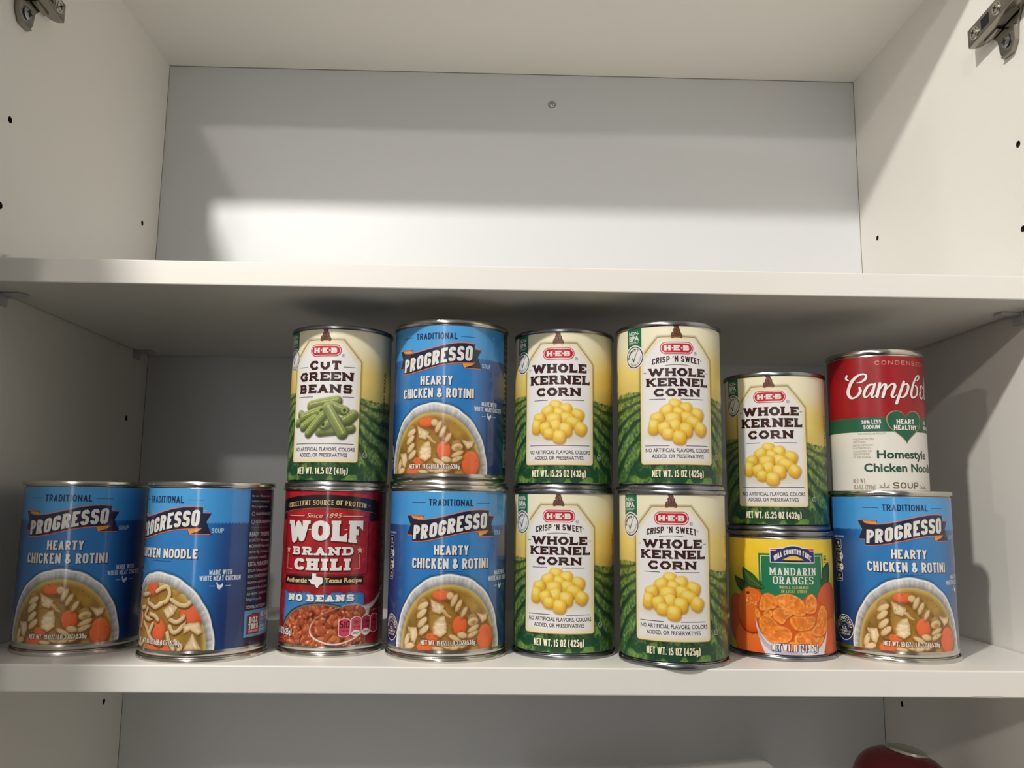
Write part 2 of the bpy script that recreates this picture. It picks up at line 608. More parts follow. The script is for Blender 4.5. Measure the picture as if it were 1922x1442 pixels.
# skeletons of capital letters: (points, kind) with kind s sharp, r rounded, o rounded and closed
GLYPH = {
    'A': (1.08, [([(0, 0), (.5, 1), (1, 0)], 's'), ([(.2, .28), (.8, .28)], 's')]),
    'B': (1.0, [([(0, 0), (0, 1)], 's'), ([(0, 1), (.93, 1), (.93, .53), (0, .53)], 'r'), ([(0, .53), (1, .53), (1, 0), (0, 0)], 'r')]),
    'C': (1.0, [([(1, .76), (1, 1), (0, 1), (0, 0), (1, 0), (1, .24)], 'r')]),
    'D': (1.02, [([(0, 0), (0, 1)], 's'), ([(0, 1), (1, 1), (1, 0), (0, 0)], 'r')]),
    'E': (.88, [([(1, 1), (0, 1), (0, 0), (1, 0)], 's'), ([(0, .51), (.86, .51)], 's')]),
    'F': (.84, [([(1, 1), (0, 1), (0, 0)], 's'), ([(0, .49), (.82, .49)], 's')]),
    'G': (1.02, [([(1, .72), (1, 1), (0, 1), (0, 0), (1, 0), (1, .46), (.56, .46)], 'r')]),
    'H': (1.04, [([(0, 0), (0, 1)], 's'), ([(1, 0), (1, 1)], 's'), ([(0, .5), (1, .5)], 's')]),
    'I': (0, [([(.5, 0), (.5, 1)], 's')]),
    'J': (.8, [([(1, 1), (1, 0), (0, 0), (0, .3)], 'r')]),
    'K': (1.04, [([(0, 0), (0, 1)], 's'), ([(.95, 1), (0.06, .42)], 's'), ([(.34, .60), (1, 0)], 's')]),
    'L': (.84, [([(0, 1), (0, 0), (1, 0)], 's')]),
    'M': (1.32, [([(0, 0), (0, 1), (.5, .22), (1, 1), (1, 0)], 's')]),
    'N': (1.06, [([(0, 0), (0, 1), (1, 0), (1, 1)], 's')]),
    'O': (1.02, [([(0, 0), (0, 1), (1, 1), (1, 0)], 'o')]),
    'P': (.98, [([(0, 0), (0, 1)], 's'), ([(0, 1), (1, 1), (1, .44), (0, .44)], 'r')]),
    'Q': (1.02, [([(0, 0), (0, 1), (1, 1), (1, 0)], 'o'), ([(.6, .25), (1.05, -.08)], 's')]),
    'R': (1.03, [([(0, 0), (0, 1)], 's'), ([(0, 1), (.96, 1), (.96, .46), (0, .46)], 'r'), ([(.46, .46), (1, 0)], 's')]),
    'S': (.98, [([(.98, .79), (.98, 1), (.02, 1), (.02, .52), (1, .50), (1, 0), (0, 0), (0, .21)], 'r')]),
    'T': (.92, [([(.5, 0), (.5, 1)], 's'), ([(0, 1), (1, 1)], 's')]),
    'U': (1.02, [([(0, 1), (0, 0), (1, 0), (1, 1)], 'r')]),
    'V': (1.06, [([(0, 1), (.5, 0), (1, 1)], 's')]),
    'W': (1.58, [([(0, 1), (.25, 0), (.5, .96), (.75, 0), (1, 1)], 's')]),
    'X': (1.02, [([(0, 0), (1, 1)], 's'), ([(0, 1), (1, 0)], 's')]),
    'Y': (1.0, [([(0, 1), (.5, .45), (1, 1)], 's'), ([(.5, .45), (.5, 0)], 's')]),
    'Z': (.9, [([(0, 1), (1, 1), (0, 0), (1, 0)], 's')]),
    '0': (.95, [([(0, 0), (0, 1), (1, 1), (1, 0)], 'o')]),
    '1': (.45, [([(.1, .74), (1, 1), (1, 0)], 's')]),
    '2': (.92, [([(0, .72), (0, 1), (1, 1), (1, .56), (0, .12), (0, 0)], 'r'), ([(0, 0), (1, 0)], 's')]),
    '3': (.92, [([(0, .78), (0, 1), (.95, 1), (.95, .53), (.4, .53)], 'r'), ([(.4, .53), (1, .53), (1, 0), (0, 0), (0, .22)], 'r')]),
    '4': (.98, [([(.72, 0), (.72, 1), (0, .27), (1, .27)], 's')]),
    '5': (.92, [([(.95, 1), (.08, 1), (.04, .56)], 's'), ([(.04, .56), (1, .62), (1, 0), (0, 0), (0, .22)], 'r')]),
    '6': (.95, [([(1, .76), (1, 1), (0, 1), (0, 0), (1, 0), (1, .56), (0, .56)], 'r')]),
    '7': (.88, [([(0, 1), (1, 1), (.35, 0)], 's')]),
    '8': (.96, [([(.04, .53), (.04, 1), (.96, 1), (.96, .53)], 'o'), ([(0, 0), (0, .53), (1, .53), (1, 0)], 'o')]),
    '9': (.95, [([(0, .24), (0, 0), (1, 0), (1, 1), (0, 1), (0, .44), (1, .44)], 'r')]),
    '&': (1.12, [([(1, .02), (.12, .74), (.12, 1), (.66, 1), (.66, .70), (0, .40), (0, 0), (.75, 0), (.95, .42)], 'r')]),
    '%': (1.5, [([(.1, 0), (.9, 1)], 's'), ([(0, .55), (0, 1), (.34, 1), (.34, .55)], 'o'), ([(.66, 0), (.66, .45), (1, .45), (1, 0)], 'o')]),
    '.': (0, [([(.5, -.06), (.5, .12)], 's')]),
    ',': (0, [([(.5, .04), (.4, -.14)], 's')]),
    "'": (0, [([(.5, 1), (.5, .74)], 's')]),
    '-': (.5, [([(0, .48), (1, .48)], 's')]),
    '(': (.62, [([(1, 1.1), (0.1, .86), (0.1, .06), (1, -.18)], 'r')]),
    ')': (.62, [([(0, 1.1), (.9, .86), (.9, .06), (0, -.18)], 'r')]),
    'g': (.9, [([(1, .66), (0, .66), (0, 0.02), (1, 0.02)], 'o'), ([(1, .66), (1, -.26), (0, -.26)], 'r')]),
}


def hull(pts):
    P = sorted(set((round(a, 6), round(b, 6)) for a, b in pts))
    if len(P) < 3: return P

    def half(Q):
        h = []
        for p in Q:
            while len(h) > 1 and (h[-1][0] - h[-2][0]) * (p[1] - h[-2][1]) - (h[-1][1] - h[-2][1]) * (p[0] - h[-2][0]) <= 0: h.pop()
            h.append(p)
        return h
    a, b = half(P), half(P[::-1])
    return a[:-1] + b[:-1]


def stroke_polys(path, wv, wh, grow=0.0):
    """path: list of ((x,y), smooth). returns convex polygons of the drawn stroke"""
    pts = [np.array(p) for p, _ in path]
    sm = [s for _, s in path]
    out = []

    def off(a, b):
        d = b - a
        L = np.hypot(*d)
        if L < 1e-9: return None, None
        d = d / L
        t = 0.5 * math.hypot(wv * d[1], wh * d[0]) + grow
        return np.array([-d[1], d[0]]) * t, d
    for i in range(len(pts) - 1):
        n, d = off(pts[i], pts[i + 1])
        if n is None: continue
        a, b = pts[i], pts[i + 1]
        if i == 0 and not (np.allclose(pts[0], pts[-1])): a = a - d * grow
        if i == len(pts) - 2 and not (np.allclose(pts[0], pts[-1])): b = b + d * grow
        out.append([tuple(a + n), tuple(a - n), tuple(b - n), tuple(b + n)])
    m = len(pts)
    closed = np.allclose(pts[0], pts[-1])
    rng = range(0, m - 1) if closed else range(1, m - 1)
    for i in rng:
        a, b, c = (pts[m - 2] if i == 0 else pts[i - 1]), pts[i], pts[i + 1]
        n1, d1 = off(a, b)
        n2, d2 = off(b, c)
        if n1 is None or n2 is None: continue
        cr = d1[0] * d2[1] - d1[1] * d2[0]
        if abs(cr) < 1e-4: continue
        sg = -1 if cr > 0 else 1
        p1, p2 = b + n1 * sg, b + n2 * sg
        poly = [tuple(b), tuple(p1), tuple(p2)]
        # mitre
        t = np.dot(p2 - p1, np.array([-d2[1], d2[0]])) / np.dot(d1, np.array([-d2[1], d2[0]]))
        if 0 < t < 6 * max(wv, wh):
            poly = [tuple(b), tuple(p1), tuple(p1 + d1 * t), tuple(p2)]
        out.append(hull(poly))
    return [p for p in out if len(p) >= 3]


class Label:
    def __init__(s, R, v0, v1, front=(-72, 72), du=0.4):
        s.R, s.v0, s.v1 = R, v0, v1
        half = math.pi * R
        f0, f1 = max(front[0], -half), min(front[1], half)
        us = list(np.linspace(f0, f1, int((f1 - f0) / du) + 1))
        nb = max(3, int((2 * half - (f1 - f0)) / 2.5))
        us += list(np.linspace(f1, f0 + 2 * half, nb + 1))[1:]
        s.us = np.array(us)
        s.nf = int((f1 - f0) / du) + 1
        s.vs = np.linspace(v0, v1, int((v1 - v0) / du) + 1)
        w = np.where(s.us > half, s.us - 2 * half, s.us)
        s.U, s.V = np.meshgrid(w, s.vs)
        s.C = np.zeros(s.U.shape + (3,))
        s.vec = []

    # ---------------- painted picture
    def view(s, u0, u1, v0, v1):
        i0, i1 = np.searchsorted(s.us[:s.nf], [u0, u1])
        j0, j1 = np.searchsorted(s.vs, [v0, v1])
        return slice(max(0, j0 - 1), j1 + 1), slice(max(0, i0 - 1), min(s.nf, i1 + 1))

    def put(s, sl, alpha, col):
        a = alpha[..., None]
        s.C[sl] = s.C[sl] * (1 - a) + np.asarray(col, float) * a

    def blob(s, u, v, a, b, ang, light, dark, edge=0.25, p=2.0, ld=(-.4, .8), spec=0.0, alpha=1.0):
        r = max(a, b) * 1.25
        sl = s.view(u - r, u + r, v - r, v + r)
        U, V = s.U[sl], s.V[sl]
        if U.size == 0: return
        c, sn = math.cos(math.radians(ang)), math.sin(math.radians(ang))
        x = ((U - u) * c + (V - v) * sn) / a
        y = (-(U - u) * sn + (V - v) * c) / b
        d = (np.abs(x) ** p + np.abs(y) ** p) ** (1 / p)
        al = sstep(1 + edge / min(a, b), 1 - edge / min(a, b), d) * alpha
        lx, ly = ld[0] * c + ld[1] * sn, -ld[0] * sn + ld[1] * c
        nz = np.sqrt(np.clip(1 - d * d, 0, 1))
        sh = np.clip(0.42 + 0.36 * (x * lx + y * ly) * np.clip(d, 0, 1) + 0.34 * nz, 0, 1)
        col = np.asarray(dark, float) * (1 - sh[..., None]) + np.asarray(light, float) * sh[..., None]
        if spec: col = col + spec * np.exp(-((x - lx * .45) ** 2 + (y - ly * .45) ** 2) * 9)[..., None] * 255
        s.put(sl, al, np.clip(col, 0, 255))

    def polysd(s, pts, sl):
        U, V = s.U[sl], s.V[sl]
        P = np.array(pts, float)
        d = np.full(U.shape, 1e9)
        ins = np.zeros(U.shape, bool)
        for i in range(len(P)):
            a, b = P[i], P[(i + 1) % len(P)]
            e = b - a
            wx, wy = U - a[0], V - a[1]
            t = np.clip((wx * e[0] + wy * e[1]) / (e @ e + 1e-12), 0, 1)
            d = np.minimum(d, np.hypot(wx - e[0] * t, wy - e[1] * t))
            if a[1] != b[1]:
                cond = ((a[1] > V) != (b[1] > V)) & (U < (b[0] - a[0]) * (V - a[1]) / (b[1] - a[1]) + a[0])
                ins ^= cond
        return np.where(ins, d, -d)

    def shape(s, pts, col, edge=0.22, rim=None, rimw=1.5, streak=0.0, seed=1, alpha=1.0, ang=0.0, bright=None):
        P = np.array(pts)
        sl = s.view(P[:, 0].min() - 1, P[:, 0].max() + 1, P[:, 1].min() - 1, P[:, 1].max() + 1)
        if s.U[sl].size == 0: return
        sd = s.polysd(pts, sl)
        al = sstep(-edge, edge, sd) * alpha
        c = np.ones(sd.shape + (3,)) * np.asarray(col, float)
        if rim is not None:
            t = np.clip(sd / rimw, 0, 1)[..., None]
            c = np.asarray(rim, float) * (1 - t) + c * t
        U, V = s.U[sl], s.V[sl]
        if streak:
            ca, sa = math.cos(ang), math.sin(ang)
            n = fbm(U * ca + V * sa, (-U * sa + V * ca) * 0.25, 1.3, seed) - .5
            c = c * (1 + streak * n[..., None] * 2)
        if bright is not None:
            n = .6 * sstep(0.58, 0.95, vnoise(U, V, 1.5, seed + 7))[..., None]
            c = c * (1 - n) + np.asarray(bright, float) * n
        s.put(sl, al, np.clip(c, 0, 255))

    def line(s, pts, w0, light, dark, w1=None, edge=0.2, wave=0.0):
        """thick shaded painted stroke (noodles, stems, bean pods)"""
        P = np.array(pts, float)
        w1 = w0 if w1 is None else w1
        m = max(w0, w1) + 0.6
        sl = s.view(P[:, 0].min() - m, P[:, 0].max() + m, P[:, 1].min() - m, P[:, 1].max() + m)
        U, V = s.U[sl], s.V[sl]
        if U.size == 0: return
        best = np.full(U.shape, 1e9)
        sh = np.zeros(U.shape)
        L = 0
        tot = sum(np.hypot(*(P[i + 1] - P[i])) for i in range(len(P) - 1))
        for i in range(len(P) - 1):
            a, b = P[i], P[i + 1]
            e = b - a
            le = np.hypot(*e)
            wx, wy = U - a[0], V - a[1]
            t = np.clip((wx * e[0] + wy * e[1]) / (e @ e + 1e-12), 0, 1)
            ww = w0 + (w1 - w0) * (L + t * le) / tot
            dx, dy = wx - e[0] * t, wy - e[1] * t
            d = np.hypot(dx, dy) / ww
            q = d < best
            best = np.where(q, d, best)
            sh = np.where(q, np.clip(.5 + .5 * (-.35 * dx + .85 * dy) / ww, 0, 1), sh)
            L += le
        al = sstep(1 + edge / w0, 1 - edge / w0, best)
        c = np.asarray(dark, float) * (1 - sh[..., None]) + np.asarray(light, float) * sh[..., None]
        s.put(sl, al, c)

    # ---------------- crisp printed shapes
    def poly(s, pts, col, layer, holes=None):
        if holes:
            loops = [[Vector((a, b, 0)) for a, b in pts]] + [[Vector((a, b, 0)) for a, b in h] for h in holes]
            flat = [(v.x, v.y) for l in loops for v in l]
            for t in tessellate_polygon(loops): s.vec.append(([flat[i] for i in t], col, layer))
        elif len(pts) <= 4 and len(hull(pts)) == len(pts):
            s.vec.append((list(pts), col, layer))
        else:
            for t in tessellate_polygon([[Vector((a, b, 0)) for a, b in pts]]):
                s.vec.append(([pts[i] for i in t], col, layer))

    def rect(s, u0, u1, v0, v1, col, layer):
        s.vec.append(([(u0, v0), (u1, v0), (u1, v1), (u0, v1)], col, layer))

    def rrect_pts(s, u0, u1, v0, v1, r, seg=7):
        out = []
        for cx, cy, a0 in ((u1 - r, v0 + r, -90), (u1 - r, v1 - r, 0), (u0 + r, v1 - r, 90), (u0 + r, v0 + r, 180)):
            for k in range(seg + 1):
                a = math.radians(a0 + 90 * k / seg)
                out.append((cx + r * math.cos(a), cy + r * math.sin(a)))
        return out

    def ell(s, u, v, a, b, col, layer, n=40):
        s.poly([(u + a * math.cos(2 * math.pi * i / n), v + b * math.sin(2 * math.pi * i / n)) for i in range(n)], col, layer)

    def ring(s, u, v, a, b, w, col, layer, n=40):
        for i in range(n):
            t0, t1 = 2 * math.pi * i / n, 2 * math.pi * (i + 1) / n
            s.vec.append(([(u + a * math.cos(t0), v + b * math.sin(t0)), (u + a * math.cos(t1), v + b * math.sin(t1)),
                           (u + (a - w) * math.cos(t1), v + (b - w) * math.sin(t1)), (u + (a - w) * math.cos(t0), v + (b - w) * math.sin(t0))], col, layer))

    def pline(s, pts, w, col, layer, closed=False):
        p = [(q, False) for q in pts]
        if closed: p.append(p[0])
        for q in stroke_polys(p, w, w): s.vec.append((q, col, layer))

    def brush(s, pts, col, layer, n=5, k=8):
        """stroke of varying width through (u, v, half width)"""
        q = smooth_pts(pts, False, n)
        for a, b in zip(q, q[1:]):
            c = []
            for u, v, w in (a, b):
                w = max(w, 0.08)
                c += [(u + w * math.cos(2 * math.pi * i / k), v + w * math.sin(2 * math.pi * i / k)) for i in range(k)]
            s.vec.append((hull(c), col, layer))

    def star(s, u, v, r, col, layer):
        P = [(u + (r if i % 2 == 0 else r * .42) * math.sin(math.pi * i / 5), v + (r if i % 2 == 0 else r * .42) * math.cos(math.pi * i / 5)) for i in range(10)]
        s.poly(P, col, layer)

    def text(s, t, u, v, H, W, col, layer, wv, wh=None, gap=0.16, rad=0.5, seg=6, serif=0.0, sth=None, tick=0.0, warp=None, grow=0.0, dx=0.0, dy=0.0, space=0.38):
        """lettering from pen skeletons: u centre, v baseline, H cap height, W total width"""
        wh = wv if wh is None else wh
        sth = wh if sth is None else sth
        # natural widths
        nat = []
        for ch in t:
            if ch == ' ': nat.append((space, None)); continue
            g = GLYPH[ch]
            nat.append((g[0], g[1]))
        # narrow letters keep the pen width
        fixed = sum(wv + (2 * serif if ch in 'I' else 0) for ch, n in zip(t, nat) if n[1] is not None and n[0] == 0)
        units = sum(n[0] for n in nat)
        ng = len(t) - 1
        k = (W - fixed) / (units + ng * gap)
        x = u - W / 2
        for ch, (w, g) in zip(t, nat):
            if g is None:
                x += w * k + gap * k
                continue
            gw = w * k if w else wv + (2 * serif if ch == 'I' else 0)
            sx0, sx1 = x + wv / 2, x + gw - wv / 2
            if serif and w:  # leave room for slabs
                sx0 += serif * (0.75 if ch not in 'OCGSQ' else 0)
                sx1 -= serif * (0.75 if ch not in 'OCGSQEFLD' else 0)
            y0, y1 = v + wh / 2, v + H - wh / 2
            polys = []
            if sx1 < sx0 + 1e-6: sx0 = sx1 = x + gw / 2

            def mp(p): return (sx0 + (sx1 - sx0) * p[0], y0 + (y1 - y0) * p[1])
            for pts, kind in g:
                P = [mp(p) for p in pts]
                if kind == 's':
                    # stems run out to the full letter height
                    Q = []
                    for i, (p, q) in enumerate(zip(P, pts)):
                        yy = p[1]
                        nb = [pts[j] for j in (i - 1, i + 1) if 0 <= j < len(pts)]
                        if all(abs(b[1] - q[1]) > .3 for b in nb) and len(nb) == 1:
                            if q[1] == 0: yy = v
                            if q[1] == 1: yy = v + H
                        xx = p[0]
                        if len(nb) == 1 and abs(nb[0][1] - q[1]) < .02:
                            if q[0] == 1: xx = p[0] + wv / 2
                            if q[0] == 0 and nb[0][0] > 0: xx = p[0] - wv / 2
                        Q.append(((xx, yy), False))
                    path = Q
                elif kind == 'r': path = round_path(P, rad * max(gw, .01) if seg > 1 else rad * gw, False, seg)
                else:
                    path = round_path(P, rad * gw, True, seg)
                    path.append(path[0])
                polys += stroke_polys(path, wv, wh, grow)
                if serif and kind == 's':
                    for i, q in enumerate(pts):
                        nb = [pts[j] for j in (i - 1, i + 1) if 0 <= j < len(pts)]
                        if q[1] not in (0, 1): continue
                        if len(nb) == 2 and all(abs(b[1] - q[1]) > .3 for b in nb) and not (ch in 'MN' and q[1] == 1 and q[0] == 0) and not (ch == 'M' and q[1] == 1): continue
                        if not any(abs(b[1] - q[1]) > .3 for b in nb): continue
                        if ch == 'T' and q[1] == 1: continue
                        cx = mp(q)[0]
                        yb = v if q[1] == 0 else v + H - sth
                        L = wv / 2 + serif
                        l0, l1 = cx - L, cx + L
                        if ch in 'EFL' and len(nb) == 2: l1 = cx
                        if ch == 'N' and q == (0, 1): l1 = cx
                        if ch == 'M' and q[1] == 1:
                            if q[0] == 0: l1 = cx
                            else: l0 = cx
                        gr = grow
                        polys.append([(l0 - gr, yb - gr), (l1 + gr, yb - gr), (l1 + gr, yb + sth + gr), (l0 - gr, yb + sth + gr)])
                        if ch in 'BDPR' : pass
                if tick and kind == 's':
                    for i, q in enumerate(pts):
                        nb = [pts[j] for j in (i - 1, i + 1) if 0 <= j < len(pts)]
                        if len(nb) == 1 and abs(nb[0][1] - q[1]) < .02 and q[0] in (0, 1) and ch in 'EFLTZ' and not (q[0] == 0 and ch != 'T'):
                            xx = mp(q)[0] + (wv / 2 if q[0] == 1 else -wv / 2)
                            xi = xx - wv * .62 if q[0] == 1 else xx + wv * .62
                            yb, yt = (v, v + wh + tick) if q[1] == 0 else (v + H - wh - tick, v + H)
                            a, b = min(xx, xi), max(xx, xi)
                            xm = (a if q[0] == 1 else b)
                            if q[1] == 0: polys.append([(a, yb), (b, yb), (xx, yt), (xm, yb + wh)] if q[0] == 1 else [(a, yb), (b, yb), (xm, yb + wh), (xx, yt)])
                            else: polys.append([(xm, v + H - wh), (xx, yb), (xx, yt), (xm, yt)])
                if (serif and kind == 's' and ch in 'BDPRbd'): pass
            lo, hi = v - grow, v + H + grow
            for p in polys:
                if ch not in '(),Qg': p = [(a, min(max(b, lo), hi)) for a, b in p]
                q = [(a + dx, b + dy) for a, b in p]
                if warp: q = [warp(a, b) for a, b in q]
                s.vec.append((q, col, layer))
            x += gw + gap * k

    def btext(s, t, u, v, H, W, col, layer, bold=0.0, warp=None, shear=0.0, left=False, cap=0.69, dx=0.0, dy=0.0):
        T = blender_text_tris(t, bold)
        if not T: return
        x0 = min(p[0] for q in T for p in q)
        x1 = max(p[0] for q in T for p in q)
        ky = H / cap
        kx = W / (x1 - x0) if W else ky * .8
        ub = u if left else u - (x1 - x0) * kx / 2
        for q in T:
            r = [(ub + (a - x0) * kx + shear * b * ky + dx, v + b * ky + dy) for a, b in q]
            if warp: r = [warp(a, b) for a, b in r]
            s.vec.append((r, col, layer))

    # ---------------- roll onto the can
    def build(s, name, rad_mm, layers_gap=0.026):
        R = s.R
        nu, nv = len(s.us), len(s.vs)
        th = s.us / R
        ct, st = np.cos(th), np.sin(th)
        V = np.zeros((nv, nu, 3))
        V[..., 0] = rad_mm * st
        V[..., 1] = -rad_mm * ct
        V[..., 2] = s.vs[:, None]
        Nn = np.zeros((nv, nu, 3))
        Nn[..., 0] = st
        Nn[..., 1] = -ct
        idx = np.arange(nv * nu).reshape(nv, nu)
        quads = np.stack([idx[:-1, :-1], idx[:-1, 1:], idx[1:, 1:], idx[1:, :-1]], -1).reshape(-1, 4)
        cols = lin(np.clip(s.C, 0, 255)).reshape(-1, 3)
        ev, ec, ef = [], [], []
        base = nv * nu
        half = math.pi * R
        for n_poly, (pts, col, layer) in enumerate(s.vec):
            a2 = sum(pts[i][0] * pts[(i + 1) % len(pts)][1] - pts[(i + 1) % len(pts)][0] * pts[i][1] for i in range(len(pts)))
            if abs(a2) < 1e-7: continue
            if a2 < 0: pts = pts[::-1]
            vv = [p[1] for p in pts]
            if max(vv) > s.v1 or min(vv) < s.v0: pts = [(a, min(max(b, s.v0), s.v1)) for a, b in pts]
            lc = lin(col)
            uu = [p[0] for p in pts]
            k0, k1 = math.floor(min(uu) / STRIP + 1e-9), math.ceil(max(uu) / STRIP - 1e-9)
            for k in range(k0, max(k1, k0 + 1)):
                q = pts
                if k1 - k0 > 1:
                    for lim, sg in ((k * STRIP, 1), ((k + 1) * STRIP, -1)):
                        r = []
                        for i in range(len(q)):
                            p0, p1 = q[i - 1], q[i]
                            d0, d1 = (p0[0] - lim) * sg, (p1[0] - lim) * sg
                            if (d0 < 0) != (d1 < 0):
                                t = d0 / (d0 - d1)
                                r.append((lim, p0[1] + (p1[1] - p0[1]) * t))
                            if d1 >= 0: r.append(p1)
                        q = r
                        if len(q) < 3: break
                if len(q) < 3: continue
                rr = rad_mm + 0.03 + layers_gap * layer + 0.0022 * (n_poly % 9)
                f = []
                for a, b in q:
                    f.append(base + len(ev))
                    t = a / R
                    ev.append((rr * math.sin(t), -rr * math.cos(t), b, math.sin(t), -math.cos(t)))
                    ec.append(lc)
                ef.append(f)
        E = np.array(ev) if ev else np.zeros((0, 5))
        allv = np.concatenate([V.reshape(-1, 3), E[:, :3]]) * MM
        alln = np.concatenate([Nn.reshape(-1, 3), np.concatenate([E[:, 3:], np.zeros((len(E), 1))], 1)])
        allc = np.concatenate([cols, np.array(ec).reshape(-1, 3)]) if ec else cols
        me = bpy.data.meshes.new(name)
        nq = len(quads)
        lt = np.concatenate([np.full(nq, 4), np.array([len(f) for f in ef], int)]).astype(np.int32)
        lv = np.concatenate([quads.reshape(-1), np.array([i for f in ef for i in f], int)]).astype(np.int32)
        ls = np.concatenate([[0], np.cumsum(lt)[:-1]]).astype(np.int32)
        me.vertices.add(len(allv))
        me.vertices.foreach_set('co', allv.astype(np.float32).reshape(-1))
        me.loops.add(len(lv))
        me.loops.foreach_set('vertex_index', lv)
        me.polygons.add(len(lt))
        me.polygons.foreach_set('loop_start', ls)
        me.update(calc_edges=True)
        me.shade_smooth()
        at = me.color_attributes.new('Col', 'FLOAT_COLOR', 'POINT')
        at.data.foreach_set('color', np.concatenate([allc, np.ones((len(allc), 1))], 1).astype(np.float32).reshape(-1))
        me.normals_split_custom_set_from_vertices(alln.astype(np.float32))
        return me

# ================================================================== LABEL ARTWORK
WHITE = (236, 233, 228)


def lerp3(a, b, t):
    t = t[..., None]
    return np.asarray(a, float) * (1 - t) + np.asarray(b, float) * t


def din(L, t, u, v, H, W, col, ly, k=0.2, shadow=None, gap=0.2, warp=None, sg=0.3, sd=(0.25, -0.25), space=0.42):
    if shadow is not None:
        L.text(t, u, v, H, W, shadow, ly - 1, k * H, k * H * .94, gap, 0.45, 5, warp=warp, grow=sg, dx=sd[0], dy=sd[1], space=space)
    L.text(t, u, v, H, W, col, ly, k * H, k * H * .94, gap, 0.45, 5, warp=warp, space=space)


def hen(L, u, v, col, ly, k=1.0):
    P = [(-2.3, 1.6), (-2.0, 2.6), (-1.6, 2.2), (-1.4, 1.0), (-.4, .3), (.6, .5), (1.3, 1.3), (1.9, 1.5), (2.0, .4), (1.7, -.7), (.9, -1.6), (.3, -1.9), (.2, -2.8), (-.1, -2.0), (-.6, -2.0), (-.7, -2.8), (-1.0, -1.8), (-1.7, -1.0), (-2.0, 0.2), (-2.1, 1.2), (-2.6, 1.3)]
    L.poly([(u + a * k, v + b * k) for a, b in P], col, ly)


def ribbon_bottom(u):
    return np.interp(u, [-30, -24, -18, -11.5, -4, 5.3, 12, 19.9, 28.5, 34], [78.4, 78.5, 79.0, 80.1, 81.9, 84.0, 85.1, 85.7, 86.1, 86.3])


